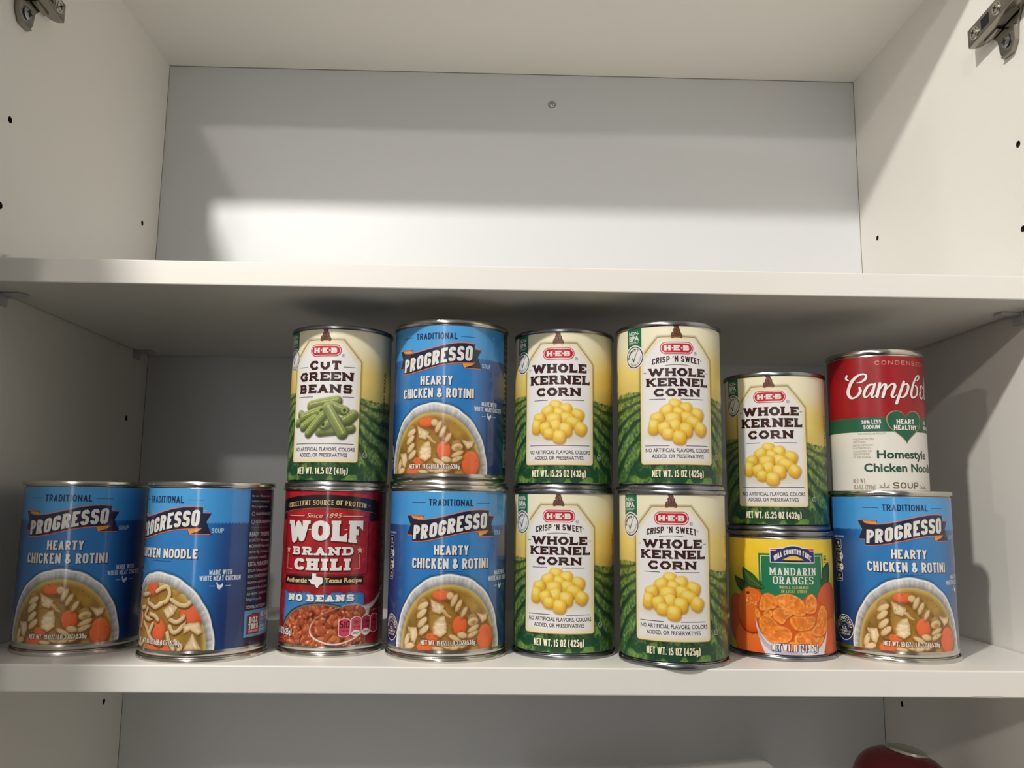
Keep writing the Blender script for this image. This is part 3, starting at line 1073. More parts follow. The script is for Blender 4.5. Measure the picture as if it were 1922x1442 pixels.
def soup_can_label(kind):
    L = Label(43.05, 7.9, 112.1, front=(-64, 94), du=0.4)
    U, V = L.U, L.V
    au = np.abs(U)
    # blue ground, darker to the sides, light band above
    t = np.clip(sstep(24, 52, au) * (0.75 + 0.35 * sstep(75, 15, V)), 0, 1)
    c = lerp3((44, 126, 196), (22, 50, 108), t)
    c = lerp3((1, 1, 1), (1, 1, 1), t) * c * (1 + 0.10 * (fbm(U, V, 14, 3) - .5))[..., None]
    top = lerp3((76, 164, 228), (58, 142, 212), sstep(20, 55, au))
    edge = 89.4 + 0.35 * np.sin(U * 2 * math.pi / 2.3)
    c = lerp3((0, 0, 0), (1, 1, 1), sstep(-.25, .25, V - edge)) * top + (1 - sstep(-.25, .25, V - edge))[..., None] * c
    side = np.maximum(sstep(61.1, 61.5, U), sstep(-61.1, -61.5, U))
    c = c * (1 - side[..., None]) + np.array((17, 24, 52)) * side[..., None]
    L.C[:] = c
    # bowl
    th = np.arctan2((V - 6) / 49.3, U / 41.5)
    rr = np.hypot(U / 41.5, (V - 8.0) / 49.3)
    scal = 1 + 0.010 * np.abs(np.sin(th * 9)) - 0.006
    ringn = fbm(th * 26, rr * 1.6, 1.0, 21)
    rim = lerp3((172, 170, 168), (232, 232, 230), np.clip(ringn * 1.3 - .1, 0, 1))
    e = sstep(.955, .985, rr / scal)
    rim = rim * (1 - e[..., None]) + np.array((246, 246, 246)) * e[..., None]
    rim = rim * (1 - .28 * sstep(.95, .87, rr))[..., None]
    out = sstep(1.008, .992, rr / scal)
    sh = sstep(1.05, 1.0, rr / scal) * .35
    L.C[:] = L.C * (1 - sh[..., None])
    L.C[:] = L.C * (1 - out[..., None]) + rim * out[..., None]
    ri = np.hypot(U / 36.2, (V - 8.0) / 42.6)
    br = lerp3((152, 106, 34), (190, 152, 66), np.clip(fbm(U, V, 9, 31, 4) * 1.5 - .3, 0, 1))
    br = br * (1 - .22 * sstep(.4, .95, ri) * sstep(40, 20, V))[..., None]
    g = sstep(.88, 1.0, ri)
    br = br * (1 - g[..., None]) + np.array((206, 180, 96)) * g[..., None]
    a = sstep(1.012, .988, ri)
    inside_before = L.C.copy()
    L.C[:] = L.C * (1 - a[..., None]) + br * a[..., None]
    CA, CD = (248, 128, 66), (208, 74, 30)
    NL, ND = (242, 220, 172), (170, 120, 58)
    KL, KD = (238, 214, 174), (178, 132, 82)
    if kind == 'rotini':
        for P, w in (([(-18, 38.5), (-19.4, 31), (-18.4, 24), (-16.6, 18.5)], 3.2), ([(-1, 44.2), (3, 41), (6.4, 36.6), (11, 31)], 3.0), ([(17, 27.5), (17.4, 21.5), (16.6, 16.6)], 3.8), ([(-4, 9.6), (2, 10.6), (12, 11.4)], 2.2)):
            Q = smooth_pts(P, False, 6)
            L.line([(x + .8, y - 1.2) for x, y in Q], w + 1.2, (128, 86, 28), (104, 66, 20), edge=1.6)
            L.line(Q, w, (196, 156, 90), (148, 104, 46), edge=.8)
        for u, v, x, y in ((-5.5, 43.8, 6.2, 3.2), (7.6, 24, 5.0, 6.2), (27.4, 15.5, 6.6, 8.6), (-15.0, 9.6, 7.0, 4.2), (-11, 16.5, 4.5, 2.6)):
            L.blob(u + .6, v - 1.0, x + 1.2, y + 1.2, 0, (150, 92, 26), (110, 62, 16), 1.2, alpha=.7)
            L.blob(u, v, x, y, 0, CA, CD, .5)
            L.blob(u - .3, v - .4, x * .78, y * .78, 0, (240, 112, 58), (216, 84, 38), .8, alpha=.6)
        for u, v, ang in ((-18.4, 36.2, 30), (-19.2, 31.3, 40), (-18.6, 25.6, 45), (-17.2, 20.8, 42), (-30.6, 13.6, 70), (-28.2, 9.8, 20)):
            L.blob(u + .5, v - .9, 4.6, 2.3, ang, (140, 96, 36), (104, 66, 20), .8, alpha=.8)
            L.blob(u, v, 4.6, 2.0, ang, (248, 230, 188), (176, 126, 66), .35, ld=(.3, .8))
        for u, v, x, y, ang in ((.6, 43.2, 2.6, 2.4, 0), (3.4, 40.2, 4.6, 1.7, 65), (6.6, 36.8, 4.6, 1.6, 62), (10.6, 32.6, 4.0, 1.5, 60)):
            L.blob(u + .7, v - .6, x + .6, y + .7, ang, (140, 98, 40), (110, 72, 24), .8, alpha=.7)
            L.blob(u, v, x, y, ang, NL, ND, .4)
        for u, v, x, y, ang in ((17.2, 26.2, 4.2, 2.7, 10), (17.6, 21.6, 4.8, 1.7, 24), (17.0, 17.9, 4.8, 1.6, 22)):
            L.blob(u, v - .8, x + .7, y + .9, ang, (140, 96, 38), (104, 66, 22), .8, alpha=.8)
            L.blob(u, v, x, y, ang, NL, ND, .4)
        L.blob(17.6, 25.6, 2.0, 1.2, 10, (190, 150, 84), (150, 104, 48), .5)
        for P, an in (([(-12.9, 41), (-9.4, 39.4), (-3.4, 36.6), (-4.0, 33.2), (-6.2, 31.4), (-11.2, 33), (-12.0, 36)], .4),
                      ([(-6.4, 29.4), (-3, 30.2), (-1.4, 25), (-1.4, 19.5), (-5.8, 16.2), (-10.6, 18.5), (-10.8, 23), (-9.8, 26.2)], 1.4),
                      ([(19.4, 32), (24.6, 30.4), (29.9, 31.2), (28.4, 27), (24.8, 25.0), (22, 28.6)], .2),
                      ([(-30.2, 22), (-23, 22.2), (-21.8, 17.4), (-24, 11.6), (-27, 13.8)], .1)):
            L.shape([(x + .6, y - 1.2) for x, y in P], (118, 76, 30), .9, alpha=.7)
            L.shape(P, KL, .35, rim=(206, 172, 124), rimw=2.0, streak=.16, seed=5, ang=an)
        L.line([(-3.3, 33), (-1, 30.4), (1.4, 29.2)], 1.2, NL, ND, .5)
        for u, v, x, y, ang in ((9.6, 17.6, 3.6, 2.1, -12), (4.4, 15.8, 4.8, 1.6, -26), (-1.4, 10.8, 4.6, 1.6, -20), (5.2, 10.2, 4.4, 1.7, 14), (11, 11.2, 3.4, 1.4, 30), (-7.2, 9.2, 4.0, 1.3, -4)):
            L.blob(u, v - .8, x + .5, y + .8, ang, (140, 90, 34), (108, 62, 20), .7, alpha=.8)
            L.blob(u, v, x, y, ang, NL, ND, .4)
    else:
        for u, v, x, y in ((-6.4, 47.4, 5.6, 5.0), (25.5, 31, 7.4, 7.2), (2.6, 20.5, 5.6, 7.0), (-22, 26, 4, 5), (-2, 9, 6, 4), (10, 9, 5, 3)):
            L.blob(u + .5, v - 1, x + 1.2, y + 1.2, 0, (150, 92, 26), (110, 62, 16), 1.2, alpha=.7)
            L.blob(u, v, x, y, 0, (242, 116, 66), (196, 66, 34), .5)
        for P in ([(-1, 44.8), (3.7, 47.4), (8.1, 47.8), (9.9, 43.6), (7.6, 38.9), (2, 37)], [(11.7, 40), (16.2, 37.4), (21.5, 36.4), (24.8, 38.8)], [(-9, 42.6), (-10, 37.6), (-5, 35.6), (-1.4, 34.6), (4, 37.2)],
                  [(-19.4, 45), (-18.4, 41.6), (-10.5, 42.8)], [(20.4, 29.6), (21.2, 25.7), (18, 20.9), (14.3, 19.4), (11.6, 23)], [(11.2, 27.6), (16, 25.9), (20.2, 28.3)],
                  [(-10, 33.5), (-12.9, 28.6), (-8, 26.6), (-4.4, 27.6)], [(-21.4, 31), (-17.4, 27.2), (-19, 21)], [(-6, 30), (-1, 29), (1.5, 26.8)], [(-14, 24), (-9, 20), (-5, 13)], [(-3, 24), (-6, 17), (0, 12.4), (6, 12)],
                  [(10, 19), (11.6, 14), (15, 9)], [(-24, 36), (-20, 33), (-14, 34)], [(-28, 22), (-24, 17), (-20, 12)], [(-12, 13), (-16, 10), (-22, 9.4)], [(16, 14), (20, 11), (19, 8.4)]):
            Q = smooth_pts(P, False, 5)
            L.line([(x + .5, y - .9) for x, y in Q], 1.7, (132, 86, 34), (104, 62, 22))
            L.line(Q, 1.25, (244, 230, 196), (196, 156, 98))
        for P, an in (([(5.6, 33.1), (11.9, 37.4), (16.4, 35.5), (13.5, 30.5), (9.2, 27.8)], .6), ([(20.8, 24.2), (24.7, 25.4), (31, 25.8), (33.5, 19.5), (30.5, 17.8), (25.5, 21.2), (21.5, 18.7)], 1.2), ([(27.1, 18.9), (33.2, 8.6), (21.8, 8.6)], .3)):
            L.shape([(x + .4, y - 1) for x, y in P], (118, 76, 30), .9, alpha=.7)
            L.shape(P, KL, .35, rim=(206, 172, 124), rimw=2.0, streak=.16, seed=9, ang=an)
        for P in ([(12, 48.6), (15, 47.6), (16.4, 45)], [(17, 46.6), (22, 45), (23.6, 42)]):
            L.line(P, 2.0, (196, 166, 90), (150, 112, 48))
    rs = random.Random(4)
    for i in range(46):
        u, v = rs.uniform(-32, 32), rs.uniform(10, 48)
        if (u / 34) ** 2 + ((v - 8) / 40) ** 2 < 1: L.blob(u, v, rs.uniform(.25, .7), .25, rs.uniform(0, 180), (84, 62, 24), (70, 48, 18), .2, alpha=.75)
    # keep the food inside the bowl
    L.C[:] = inside_before * (1 - a[..., None]) + L.C * a[..., None]

    NAVY, ORG, SAL = (24, 28, 58), (240, 160, 60), (226, 118, 84)
    LB = (172, 208, 232)
    din(L, 'TRADITIONAL', 0, 102.4, 4.6, 31.6, (20, 40, 84), 2, .19, gap=.22)
    L.rect(-29.1, -18.4, 104.35, 104.7, (30, 62, 120), 1)
    L.rect(18.4, 29.6, 104.35, 104.7, (30, 62, 120), 1)
    # ribbon: tails, folds, band
    for P in ([(-33.6, 96.2), (-19.6, 95.8), (-19.4, 90), (-22, 82.4), (-33.4, 82.2), (-30.1, 89.4)], [(21, 96.6), (34.8, 96.2), (31.6, 90.3), (35.2, 81.7), (20.6, 81.9), (19, 88)]):
        L.poly(P, NAVY, 2)
    L.pline([(-33.4, 95.9), (-20, 95.4)], .5, SAL, 3)
    L.pline([(-33.0, 82.6), (-28, 82.5)], .5, SAL, 3)
    L.pline([(29, 96.1), (34.3, 95.9)], .5, SAL, 3)
    L.pline([(21, 82.1), (34.6, 82.0)], .5, SAL, 3)
    L.poly([(-29.4, 95.4), (-19.7, 94.9), (-19.7, 92.6), (-28.0, 93.6)], ORG, 4)
    L.poly([(19.6, 86.0), (29.0, 86.4), (27.2, 84.4), (20.9, 82.2)], ORG, 4)
    xs = np.linspace(-28.3, 28.9, 40)
    topc = np.interp(xs, [-28.3, -24, -19.3, -12, -5, 0, 8, 16, 22, 28.9], [94.0, 93.2, 93.0, 93.9, 95.4, 96.6, 98.6, 99.8, 100.1, 99.8])
    botc = ribbon_bottom(xs)
    for i in range(39):
        L.vec.append(([(xs[i], botc[i]), (xs[i + 1], botc[i + 1]), (xs[i + 1], topc[i + 1]), (xs[i], topc[i])], NAVY, 5))
    L.pline([(x, y + .1) for x, y in zip(xs, topc)], .6, SAL, 6)
    L.pline([(x, y - .1) for x, y in zip(xs, botc)], .6, SAL, 6)

    def wp(a, b):
        k = np.interp(a, [-28, 28], [.92, 1.06])
        return (a + .06 * (b - 5), float(ribbon_bottom(a)) + 1.35 + b * k)
    L.text('PROGRESSO', 0.0, 0, 10.3, 54.5, WHITE, 7, 2.25, 2.1, .17, .42, 6, warp=wp)
    L.btext('TM', 30.2, 97.0, .8, 1.8, WHITE, 6)
    din(L, 'SOUP', 39.2, 83.0, 3.1, 8.0, LB, 2, .17)
    NS = (20, 42, 92)
    if kind == 'rotini':
        din(L, 'HEARTY', .8, 69.9, 6.3, 24.2, WHITE, 4, .21, NS)
        din(L, 'CHICKEN & ROTINI', .6, 60.8, 6.8, 56.4, WHITE, 4, .2, NS)
        L.rect(-9, 9.6, 58.9, 59.25, (24, 70, 130), 1)
    else:
        din(L, 'CHICKEN NOODLE', 0, 66.4, 6.3, 54.5, WHITE, 4, .21, NS)
        L.rect(-9.5, 9.5, 64.3, 64.65, (24, 70, 130), 1)
    din(L, 'MADE WITH', 43, 55.9, 3.2, 15, (214, 224, 236), 2, .18)
    din(L, 'WHITE MEAT CHICKEN', 43.1, 52.1, 3.2, 27.4, (214, 224, 236), 2, .17)
    hen(L, 42.7, 48.8, (232, 236, 240), 2)
    L.rect(35.7, 39.4, 48.5, 48.85, LB, 2)
    L.rect(46.4, 50.3, 48.5, 48.85, LB, 2)
    din(L, 'NET WT. 19 OZ(1 LB 3 OZ) 538g', 0, 11.2, 3.2, 38.4, WHITE, 4, .16, (92, 56, 20), .16, sg=.2, sd=(.12, -.12), space=.3)
    # inspection mark
    su, sv = -49.4, 19.8
    L.ell(su, sv, 8.9, 8.9, WHITE, 1)
    L.ell(su, sv, 8.4, 8.4, (22, 30, 70), 2)

    def arc(r, a0, sgn=1):
        def f(x, y):
            t = math.radians(a0) - sgn * x / r
            return (su + (r + sgn * y) * math.cos(t), sv + (r + sgn * y) * math.sin(t))
        return f
    L.btext('INSPECTED', 0, 0, 2.0, 17.5, WHITE, 3, .02, warp=arc(5.6, 90))
    L.btext('FOR WHOLESOMENESS', 0, 0, .8, 11.5, WHITE, 3, 0, warp=arc(3.9, 90))
    L.btext('BY', su, sv + 1.2, .9, 1.6, WHITE, 3)
    L.btext('U.S.', su, sv - 1.4, 2.0, 5.0, WHITE, 3, .02)
    L.btext('DEPARTMENT OF', su, sv - 3.3, 1.3, 12.2, WHITE, 3, .01)
    L.btext('AGRICULTURE', su, sv - 5.2, 1.3, 10, WHITE, 3, .01)
    # nutrition tabs
    L.btext('PER 1 CUP SERVING', -53.5, 83.0, 1.3, 15.5, (206, 220, 236), 2, .01)
    for i, (n, w) in enumerate((('90', 'CALORIES'), ('0.5g', 'SAT FAT'), ('680mg', 'SODIUM'), ('3g', 'SUGARS'))):
        v0 = 74.6 - 7.6 * i
        L.poly(L.rrect_pts(-57.2, -49.2, v0, v0 + 7.0, 1.4, 4), WHITE, 1)
        L.poly(L.rrect_pts(-56.9, -49.5, v0 + .3, v0 + 6.7, 1.2, 4), (16, 24, 56), 2)
        L.btext(n, -53.2, v0 + 3.2, 2.2, 4.6 if len(n) > 2 else 3.2, WHITE, 3, .02)
        L.btext(w, -53.2, v0 + 1.3, 1.1, 5.6, WHITE, 3, .01)
        if i in (1, 2):
            L.ell(-49.6, v0 + 2.6, 1.7, 2.5, WHITE, 4)
            L.btext('%s%%' % (3, 28)[i - 1], -49.6, v0 + 2.4, 1.0, 1.8, (20, 30, 60), 5, .02)
    # side panel copy
    W2 = (196, 204, 216)
    for v, t, h, w in ((107.0, 'For over 100 years, we have', 1.5, 22), (103.4, 'cooked comforting soup.', 1.5, 20), (99.8, 'Visit progresso.com', 1.5, 17), (94.6, 'NO ARTIFICIAL FLAVORS', 1.8, 19), (89.2, '100 CALORIES PER SERVING', 1.8, 21)):
        L.btext(t, 67.2 if h > 1.6 else 62.8, v, h, w, W2, 2, .01 if h > 1.6 else 0, left=True)
    L.ring(64.6, 95.5, 1.4, 1.4, .25, W2, 2)
    L.ring(64.6, 90.1, 1.4, 1.4, .25, W2, 2)
    L.rect(62.8, 86, 86.1, 86.35, (90, 110, 150), 2)
    for v, t, h, w, b in ((80.4, 'READY TO SERVE', 2.7, 23, .02), (76.6, 'STOVE-TOP: Heat in saucepan.', 2.0, 24, .005), (72.8, 'MICROWAVE: Heat in covered', 2.0, 24, .005), (69.0, 'bowl on High 2-4 minutes. Let', 2.0, 24, 0), (65.2, 'microwave 1 minute after.', 2.0, 21, 0),
                          (60.4, 'LISTA PARA SERVIR', 2.7, 25, .02), (56.4, 'ESTUFA: Caliente en una olla.', 2.0, 24, .005), (52.6, 'HORNO DE MICROONDAS: en', 2.0, 24, .005), (48.8, 'recipiente cubierto apto y', 2.0, 23, 0), (45.0, 'temperatura Alta de 2 minutos', 2.0, 24, 0), (41.2, 'deje reposar 1 minuto antes.', 2.0, 23, 0), (37.4, 'Refrigere lo que sobre.', 2.0, 16, 0), (32.2, 'DOWNLOAD THE APP', 2.0, 22, .015)):
        L.btext(t, 62.4, v, h, w, W2, 2, b, left=True)
    L.rect(61.6, 91.5, 13.6, 31.0, (92, 158, 190), 1)
    P = [(64.0, 15.6), (76.6, 15.4), (76.8, 27.6), (73.4, 28.6), (69.6, 29.2), (66.4, 27.9), (63.8, 27.6)]
    L.poly(P, (22, 28, 60), 2)
    L.poly([(64.6, 16.2), (76.0, 16.0), (76.2, 27.2), (73.2, 28.0), (69.6, 28.6), (66.6, 27.3), (64.4, 27.0)], (206, 40, 52), 3)
    for t, v, w in (('BOX', 22.6, 9.2), ('TOPS', 18.4, 9.8)):
        L.text(t, 70.3, v, 4.0, w + .6, (22, 28, 60), 4, 1.1, 1.0, .16, .4, 4, grow=.4)
        L.text(t, 70.3, v, 4.0, w, WHITE, 5, 1.1, 1.0, .16, .4, 4)
    L.btext('EDUCATION', 70.3, 16.6, 1.2, 9, WHITE, 4, .01)
    L.btext('SCAN', 78.2, 25.6, 3.4, 12, WHITE, 2, .03, left=True)
    L.btext('YOUR RECEIPT', 78.2, 23.2, 1.2, 12, WHITE, 2, left=True)
    L.btext('EARN CASH', 78.2, 18.6, 1.6, 11, WHITE, 2, left=True)
    L.btext('FOR SCHOOLS', 78.2, 16.2, 1.6, 12, WHITE, 2, left=True)
    return L


BROWN = (58, 24, 22)


def heavy(L, t, u, v, H, W, col=BROWN, ly=3):
    L.text(t, u, v, H, W, col, ly, .36 * H, .265 * H, .09, .22, 1, serif=.07 * H, sth=.17 * H, tick=.12 * H, space=.3)


def grocery_label(kind, net):
    """cream and green vegetable label with a white hang-tag panel"""
    L = Label(37.58, 4.6, 111.6, front=(-62, 62), du=0.4)
    U, V = L.U, L.V
    sky = lerp3((244, 216, 118), (246, 238, 206), sstep(76, 104, V))
    sky = lerp3((0, 0, 0), (1, 1, 1), np.ones_like(V)) * sky
    hl = np.where(U < 0, 66.8 + (U + 26) * .06 + .0, 62.5 + (U - 26) * -.02) + 1.2 * np.sin(U * .11)
    glow = sstep(0, 14, V - hl)
    sky = sky * (0.93 + .07 * glow)[..., None]
    # planted rows run together behind the tag
    x = np.abs(U + .5) - 4
    y = hl + 3.0 - V
    ang = np.arctan2(np.clip(y, .01, None), np.clip(x, 2, None))
    ph = ang * 5.6 + .020 * x + (fbm(U, V, 9, 41) - .5) * .45 + np.where(U < 0, .35, 0)
    row = ph - np.floor(ph)
    leaf = fbm(U * 1.2, V, 1.7, 51, 3)
    ridge = sstep(.10, .42, row) * sstep(1.0, .80, row)
    k = np.clip(ridge * .62 + (leaf - .5) * 1.1 * (0.25 + ridge), 0, 1)
    far = sstep(30, 2, hl - V)
    field = lerp3((28, 66, 44), (136, 168, 82), k)
    fieldfar = lerp3((84, 104, 40), (206, 192, 98), k)
    field = field * (1 - .6 * far[..., None]) + fieldfar * (.6 * far[..., None])
    m = sstep(.6, -.6, V - hl + (leaf - .5) * 1.6)
    L.C[:] = sky * (1 - m[..., None]) + field * m[..., None]
    # low green strip with leafy clumps
    b = sstep(19, 12, V + (leaf - .5) * 6)
    cl = sstep(.50, .66, fbm(U, V * 1.1, 7.0, 61, 4) + .16 * sstep(13, 5, V) - .04)
    strip = lerp3((26, 74, 44), (112, 152, 66), np.clip(cl * (.45 + leaf), 0, 1))
    mid = sstep(34, 27, np.abs(U + .5))
    b = b * np.clip(.35 + mid, 0, 1)
    L.C[:] = L.C * (1 - b[..., None]) + strip * b[..., None]
    # tag with soft shadow
    tagp = [(-13.4, 103.8), (13.4, 103.8), (26.8, 88.4), (26.8, 19.4), (24.4, 16.9), (-24.4, 16.9), (-26.8, 19.4), (-26.8, 88.4)]
    sl = L.view(-31, 31, 10, 108)
    sd = L.polysd(tagp, sl)
    shd = sstep(-2.4, 0.3, sd + .0) * .32
    L.C[sl] = L.C[sl] * (1 - shd[..., None])
    tagp = [(-13.4, 103.8), (13.4, 103.8), (26.8, 88.4)] + [(24.4 + 2.4 * math.cos(math.radians(a)), 19.3 + 2.4 * math.sin(math.radians(a))) for a in range(0, -91, -15)] + \
           [(-24.4 + 2.4 * math.cos(math.radians(a)), 19.3 + 2.4 * math.sin(math.radians(a))) for a in range(-90, -181, -15)] + [(-26.8, 88.4)]
    sd = L.polysd(tagp, sl)
    inner = lerp3((240, 226, 180), (238, 236, 236), sstep(.4, 4.5, sd))
    al = sstep(-.25, .25, sd)
    L.C[sl] = L.C[sl] * (1 - al[..., None]) + inner * al[..., None]
    L.pline(tagp, .3, (150, 118, 62), 1, closed=True)
    # cord with knot
    for P, w in (([(-3.0, 104.2), (-2.6, 106.0), (-.6, 106.8), (1.8, 106.4), (3.0, 104.2)], .9), ([(-.8, 106.6), (-1.4, 108.6), (.6, 110.2), (0, 111.6)], .8), ([(1.0, 106.6), (1.6, 108.4), (-.4, 110), (-1.2, 111.6)], .7)):
        L.line(P, w + .35, (84, 48, 30), (56, 28, 18))
        L.line(P, w * .55, (170, 112, 76), (110, 66, 42))
    L.line([(-2.8, 104.5), (2.8, 104.5)], 1.2, (120, 70, 46), (66, 34, 22))
    # product picture
    dv = 0.0
    if kind == 'crisp': dv = -1.6
    if kind in ('corn', 'crisp'):
        KP = [(-1.9, 58.6, 5, 4.4, -8), (-7.6, 54.6, 5.2, 4.6, 25), (5.8, 55.6, 4.8, 5.2, 10), (.4, 53.6, 4.2, 3.8, -15), (14.2, 52.4, 5.2, 4.6, -20), (-14.6, 49.6, 5, 4.4, 15), (6.6, 49.6, 5.4, 4.6, -15), (-3.4, 48.8, 5.8, 5.0, 8), (-17.0, 44.2, 4.2, 5.6, -10),
              (10.8, 47.0, 6.2, 4.4, -14), (-2.4, 44.0, 5.4, 5.4, 30), (5.4, 41.9, 5.0, 5.2, -4), (16.8, 42.6, 4.8, 4.8, -30), (-9.6, 43.0, 4.8, 4.4, 18), (-6.8, 39.2, 4.4, 4.0, -8), (.8, 36.8, 4.9, 4.9, -6)]
        L.blob(0, 37, 21, 4.5, 0, (214, 196, 150), (214, 196, 150), 3.0, alpha=.45)
        for u, v, x, y, a in KP:
            v += dv
            x, y = x * .93, y * .93
            L.blob(u + .35, v - .8, x + .5, y + .5, a, (176, 120, 30), (150, 94, 18), .7, 2.6, alpha=.6)
            L.blob(u, v, x, y, a, (255, 222, 88), (196, 128, 14), .3, 3.1)
            L.blob(u - .5, v + y * .34, x * .62, y * .46, a, (255, 240, 160), (250, 214, 96), 1.0, 2.8, alpha=.75)
    else:
        BG, BD = (192, 198, 122), (70, 88, 42)
        for P, w, hole in (([(-19.6, 51.4), (-17.4, 49.9)], 2.6, 0), ([(16, 40.8), (20.4, 41.4)], 2.9, 0), ([(-23, 45.4), (-14, 46.2)], 2.5, 0), ([(-9.6, 57.0), (9.6, 60.6)], 3.3, 0), ([(6.4, 57.2), (15.6, 53.6)], 2.9, 1), ([(-17, 48.6), (-1.2, 53.4)], 3.1, 1),
                        ([(14.6, 46.2), (18.4, 47.2), (22, 51.2)], 3.1, 0), ([(-2.0, 38.9), (9.6, 40.2)], 3.1, 0), ([(-16.6, 42.2), (-6, 48.0)], 2.7, 0), ([(.6, 43.4), (9.8, 46.6)], 3.0, 2), ([(-11.6, 37.6), (2.4, 52.6)], 2.6, 0), ([(3.4, 55.6), (14.2, 37.6)], 3.5, 0)):
            L.line([(x + .6, y - 1.0) for x, y in P], w + .7, (92, 96, 70), (80, 86, 60), edge=.8)
            L.line(P, w, BG, BD)
            n = np.array(P[-1], float) - np.array(P[0], float)
            n = n / np.hypot(*n)
            L.line([(P[0][0] - n[1] * w * .2, P[0][1] + n[0] * w * .3), (P[-1][0] - n[1] * w * .2, P[-1][1] + n[0] * w * .3)], w * .32, (210, 216, 150), (168, 180, 104), edge=.6)
            for k in range(3):
                o2 = (-.55, .05, .5)[k] * w
                L.line([(P[0][0] - n[1] * o2, P[0][1] + n[0] * o2), (P[-1][0] - n[1] * o2, P[-1][1] + n[0] * o2)], .22, (120, 138, 66), (104, 122, 56), edge=.15)
            if hole:
                q = P[-1] if hole == 1 else P[0]
                L.blob(q[0], q[1], w * .85, w * .85, 0, (176, 194, 112), (116, 140, 58), .4)
                L.blob(q[0], q[1], w * .4, w * .45, 0, (58, 80, 30), (40, 60, 22), .3)
    # brand pill
    RED = (200, 30, 48)
    pv = 96.3 if kind != 'crisp' else 96.2
    L.poly(L.rrect_pts(-11.9, 11.9, pv - 4.3, pv + 4.3, 4.28, 9), RED, 2)
    L.poly(L.rrect_pts(-11.3, 11.3, pv - 3.75, pv + 3.75, 3.74, 9), (240, 238, 236), 3)
    L.poly(L.rrect_pts(-10.8, 10.8, pv - 3.2, pv + 3.2, 3.19, 9), RED, 4)
    for t, x in (('H', -6.6), ('E', 0), ('B', 6.6)):
        L.text(t, x, pv - 1.8, 3.6, 4.6, WHITE, 5, 1.5, 1.0, .1, .28, 3, serif=.12, sth=.9)
    L.rect(-3.6, -2.6, pv - .45, pv + .55, WHITE, 5)
    L.rect(2.9, 3.9, pv - .45, pv + .55, WHITE, 5)
    L.ring(13.4, 92.6, 1.15, 1.15, .2, BROWN, 2, 20)
    L.btext('R', 13.4, 92.0, 1.2, .9, BROWN, 2)
    LN = (70, 40, 34)
    if kind == 'beans':
        heavy(L, 'CUT', 0, 82.4, 6.4, 24.4)
        heavy(L, 'GREEN', 0, 74.3, 6.4, 43.2)
        heavy(L, 'BEANS', 0, 65.6, 6.3, 42.4)
        L.rect(-22.2, -14.4, 84.3, 84.65, LN, 2)
        L.rect(14.0, 22.4, 84.3, 84.65, LN, 2)
        L.rect(-22.4, -8.4, 62.8, 63.2, LN, 2)
        L.rect(13.8, 22.2, 62.8, 63.2, LN, 2)
        L.rect(-22.8, 23.2, 29.6, 30.0, LN, 2)
    elif kind == 'corn':
        heavy(L, 'WHOLE', .2, 82.4, 6.5, 42.4)
        heavy(L, 'KERNEL', .6, 74.0, 6.6, 46.6)
        heavy(L, 'CORN', 0, 65.7, 6.0, 33.8)
        L.rect(-24.0, -22.2, 85.0, 85.35, LN, 2)
        L.rect(22.2, 24.2, 85.0, 85.35, LN, 2)
        L.rect(-18.8, -7.8, 62.5, 62.9, LN, 2)
        L.rect(2.4, 19.2, 62.5, 62.9, LN, 2)
        L.rect(-22.6, 23.6, 30.5, 30.9, LN, 2)
    else:
        L.text("CRISP 'N SWEET", -.2, 0, 4.2, 34.6, BROWN, 2, .82, .78, .26, .2, 2, warp=lambda a, b: (a * (1 - .004 * (b - 2)), b + 86.6 - .0058 * a * a), space=.4)
        L.btext('*', 18.0, 86.6, 1.6, 1.2, BROWN, 2)
        L.pline([(x, 84.7 - .0085 * x * x) for x in np.linspace(-8.6, 8.2, 12)], .35, LN, 2)
        heavy(L, 'WHOLE', .2, 76.6, 5.7, 41.8)
        heavy(L, 'KERNEL', .6, 69.8, 5.7, 45.6)
        heavy(L, 'CORN', 0, 62.9, 5.4, 33.4)
        L.rect(-24.4, -22.0, 79.2, 79.55, LN, 2)
        L.rect(22.0, 24.4, 79.2, 79.55, LN, 2)
        L.rect(-20.0, -8.2, 60.9, 61.3, LN, 2)
        L.rect(2.0, 19.0, 60.9, 61.3, LN, 2)
        L.rect(-23.4, -6.2, 29.4, 29.8, LN, 2)
        L.rect(5.2, 22.8, 29.4, 29.8, LN, 2)
    o = 0 if kind != 'crisp' else .6
    L.btext('NO ARTIFICIAL FLAVORS, COLORS', .6, 24.7 + o, 2.5, 47.2, BROWN, 2, .012)
    L.btext('ADDED, OR PRESERVATIVES', .2, 20.7 + o, 2.5, 37.2, BROWN, 2, .012)
    w = {'NET WT. 15.25 OZ (432g)': 41.4, 'NET WT. 15 OZ (425g)': 37.0, 'NET WT. 14.5 OZ (411g)': 39.6}[net]
    din(L, net, 0, 8.6, 4.8, w, (248, 240, 208), 4, .17, (24, 48, 28), .17, sg=.3, sd=(.2, -.2), space=.34)
    L.ring(32.4, 22.4, 1.9, 1.9, .28, (226, 226, 206), 2, 24)
    L.text('U', 32.4, 21.5, 1.8, 1.3, (226, 226, 206), 2, .3, .3, .1, .4, 3)
    # green ribbon and ingredient seal
    L.poly([(-38.6, 111.55), (-25.6, 111.55), (-25.6, 97.6), (-32, 99.4), (-38.6, 97.6)], (24, 112, 72), 2)
    L.btext('NON-', -32.1, 107.0, 2.6, 9.4, WHITE, 3, .015)
    L.btext('BPA', -32.1, 103.1, 3.2, 9.2, WHITE, 3, .04)
    L.btext('LINING*', -32.1, 101.0, 1.5, 9.2, WHITE, 3, .005)
    su, sv = -31.8, 91.4
    L.ell(su, sv, 8.5, 8.5, WHITE, 3)
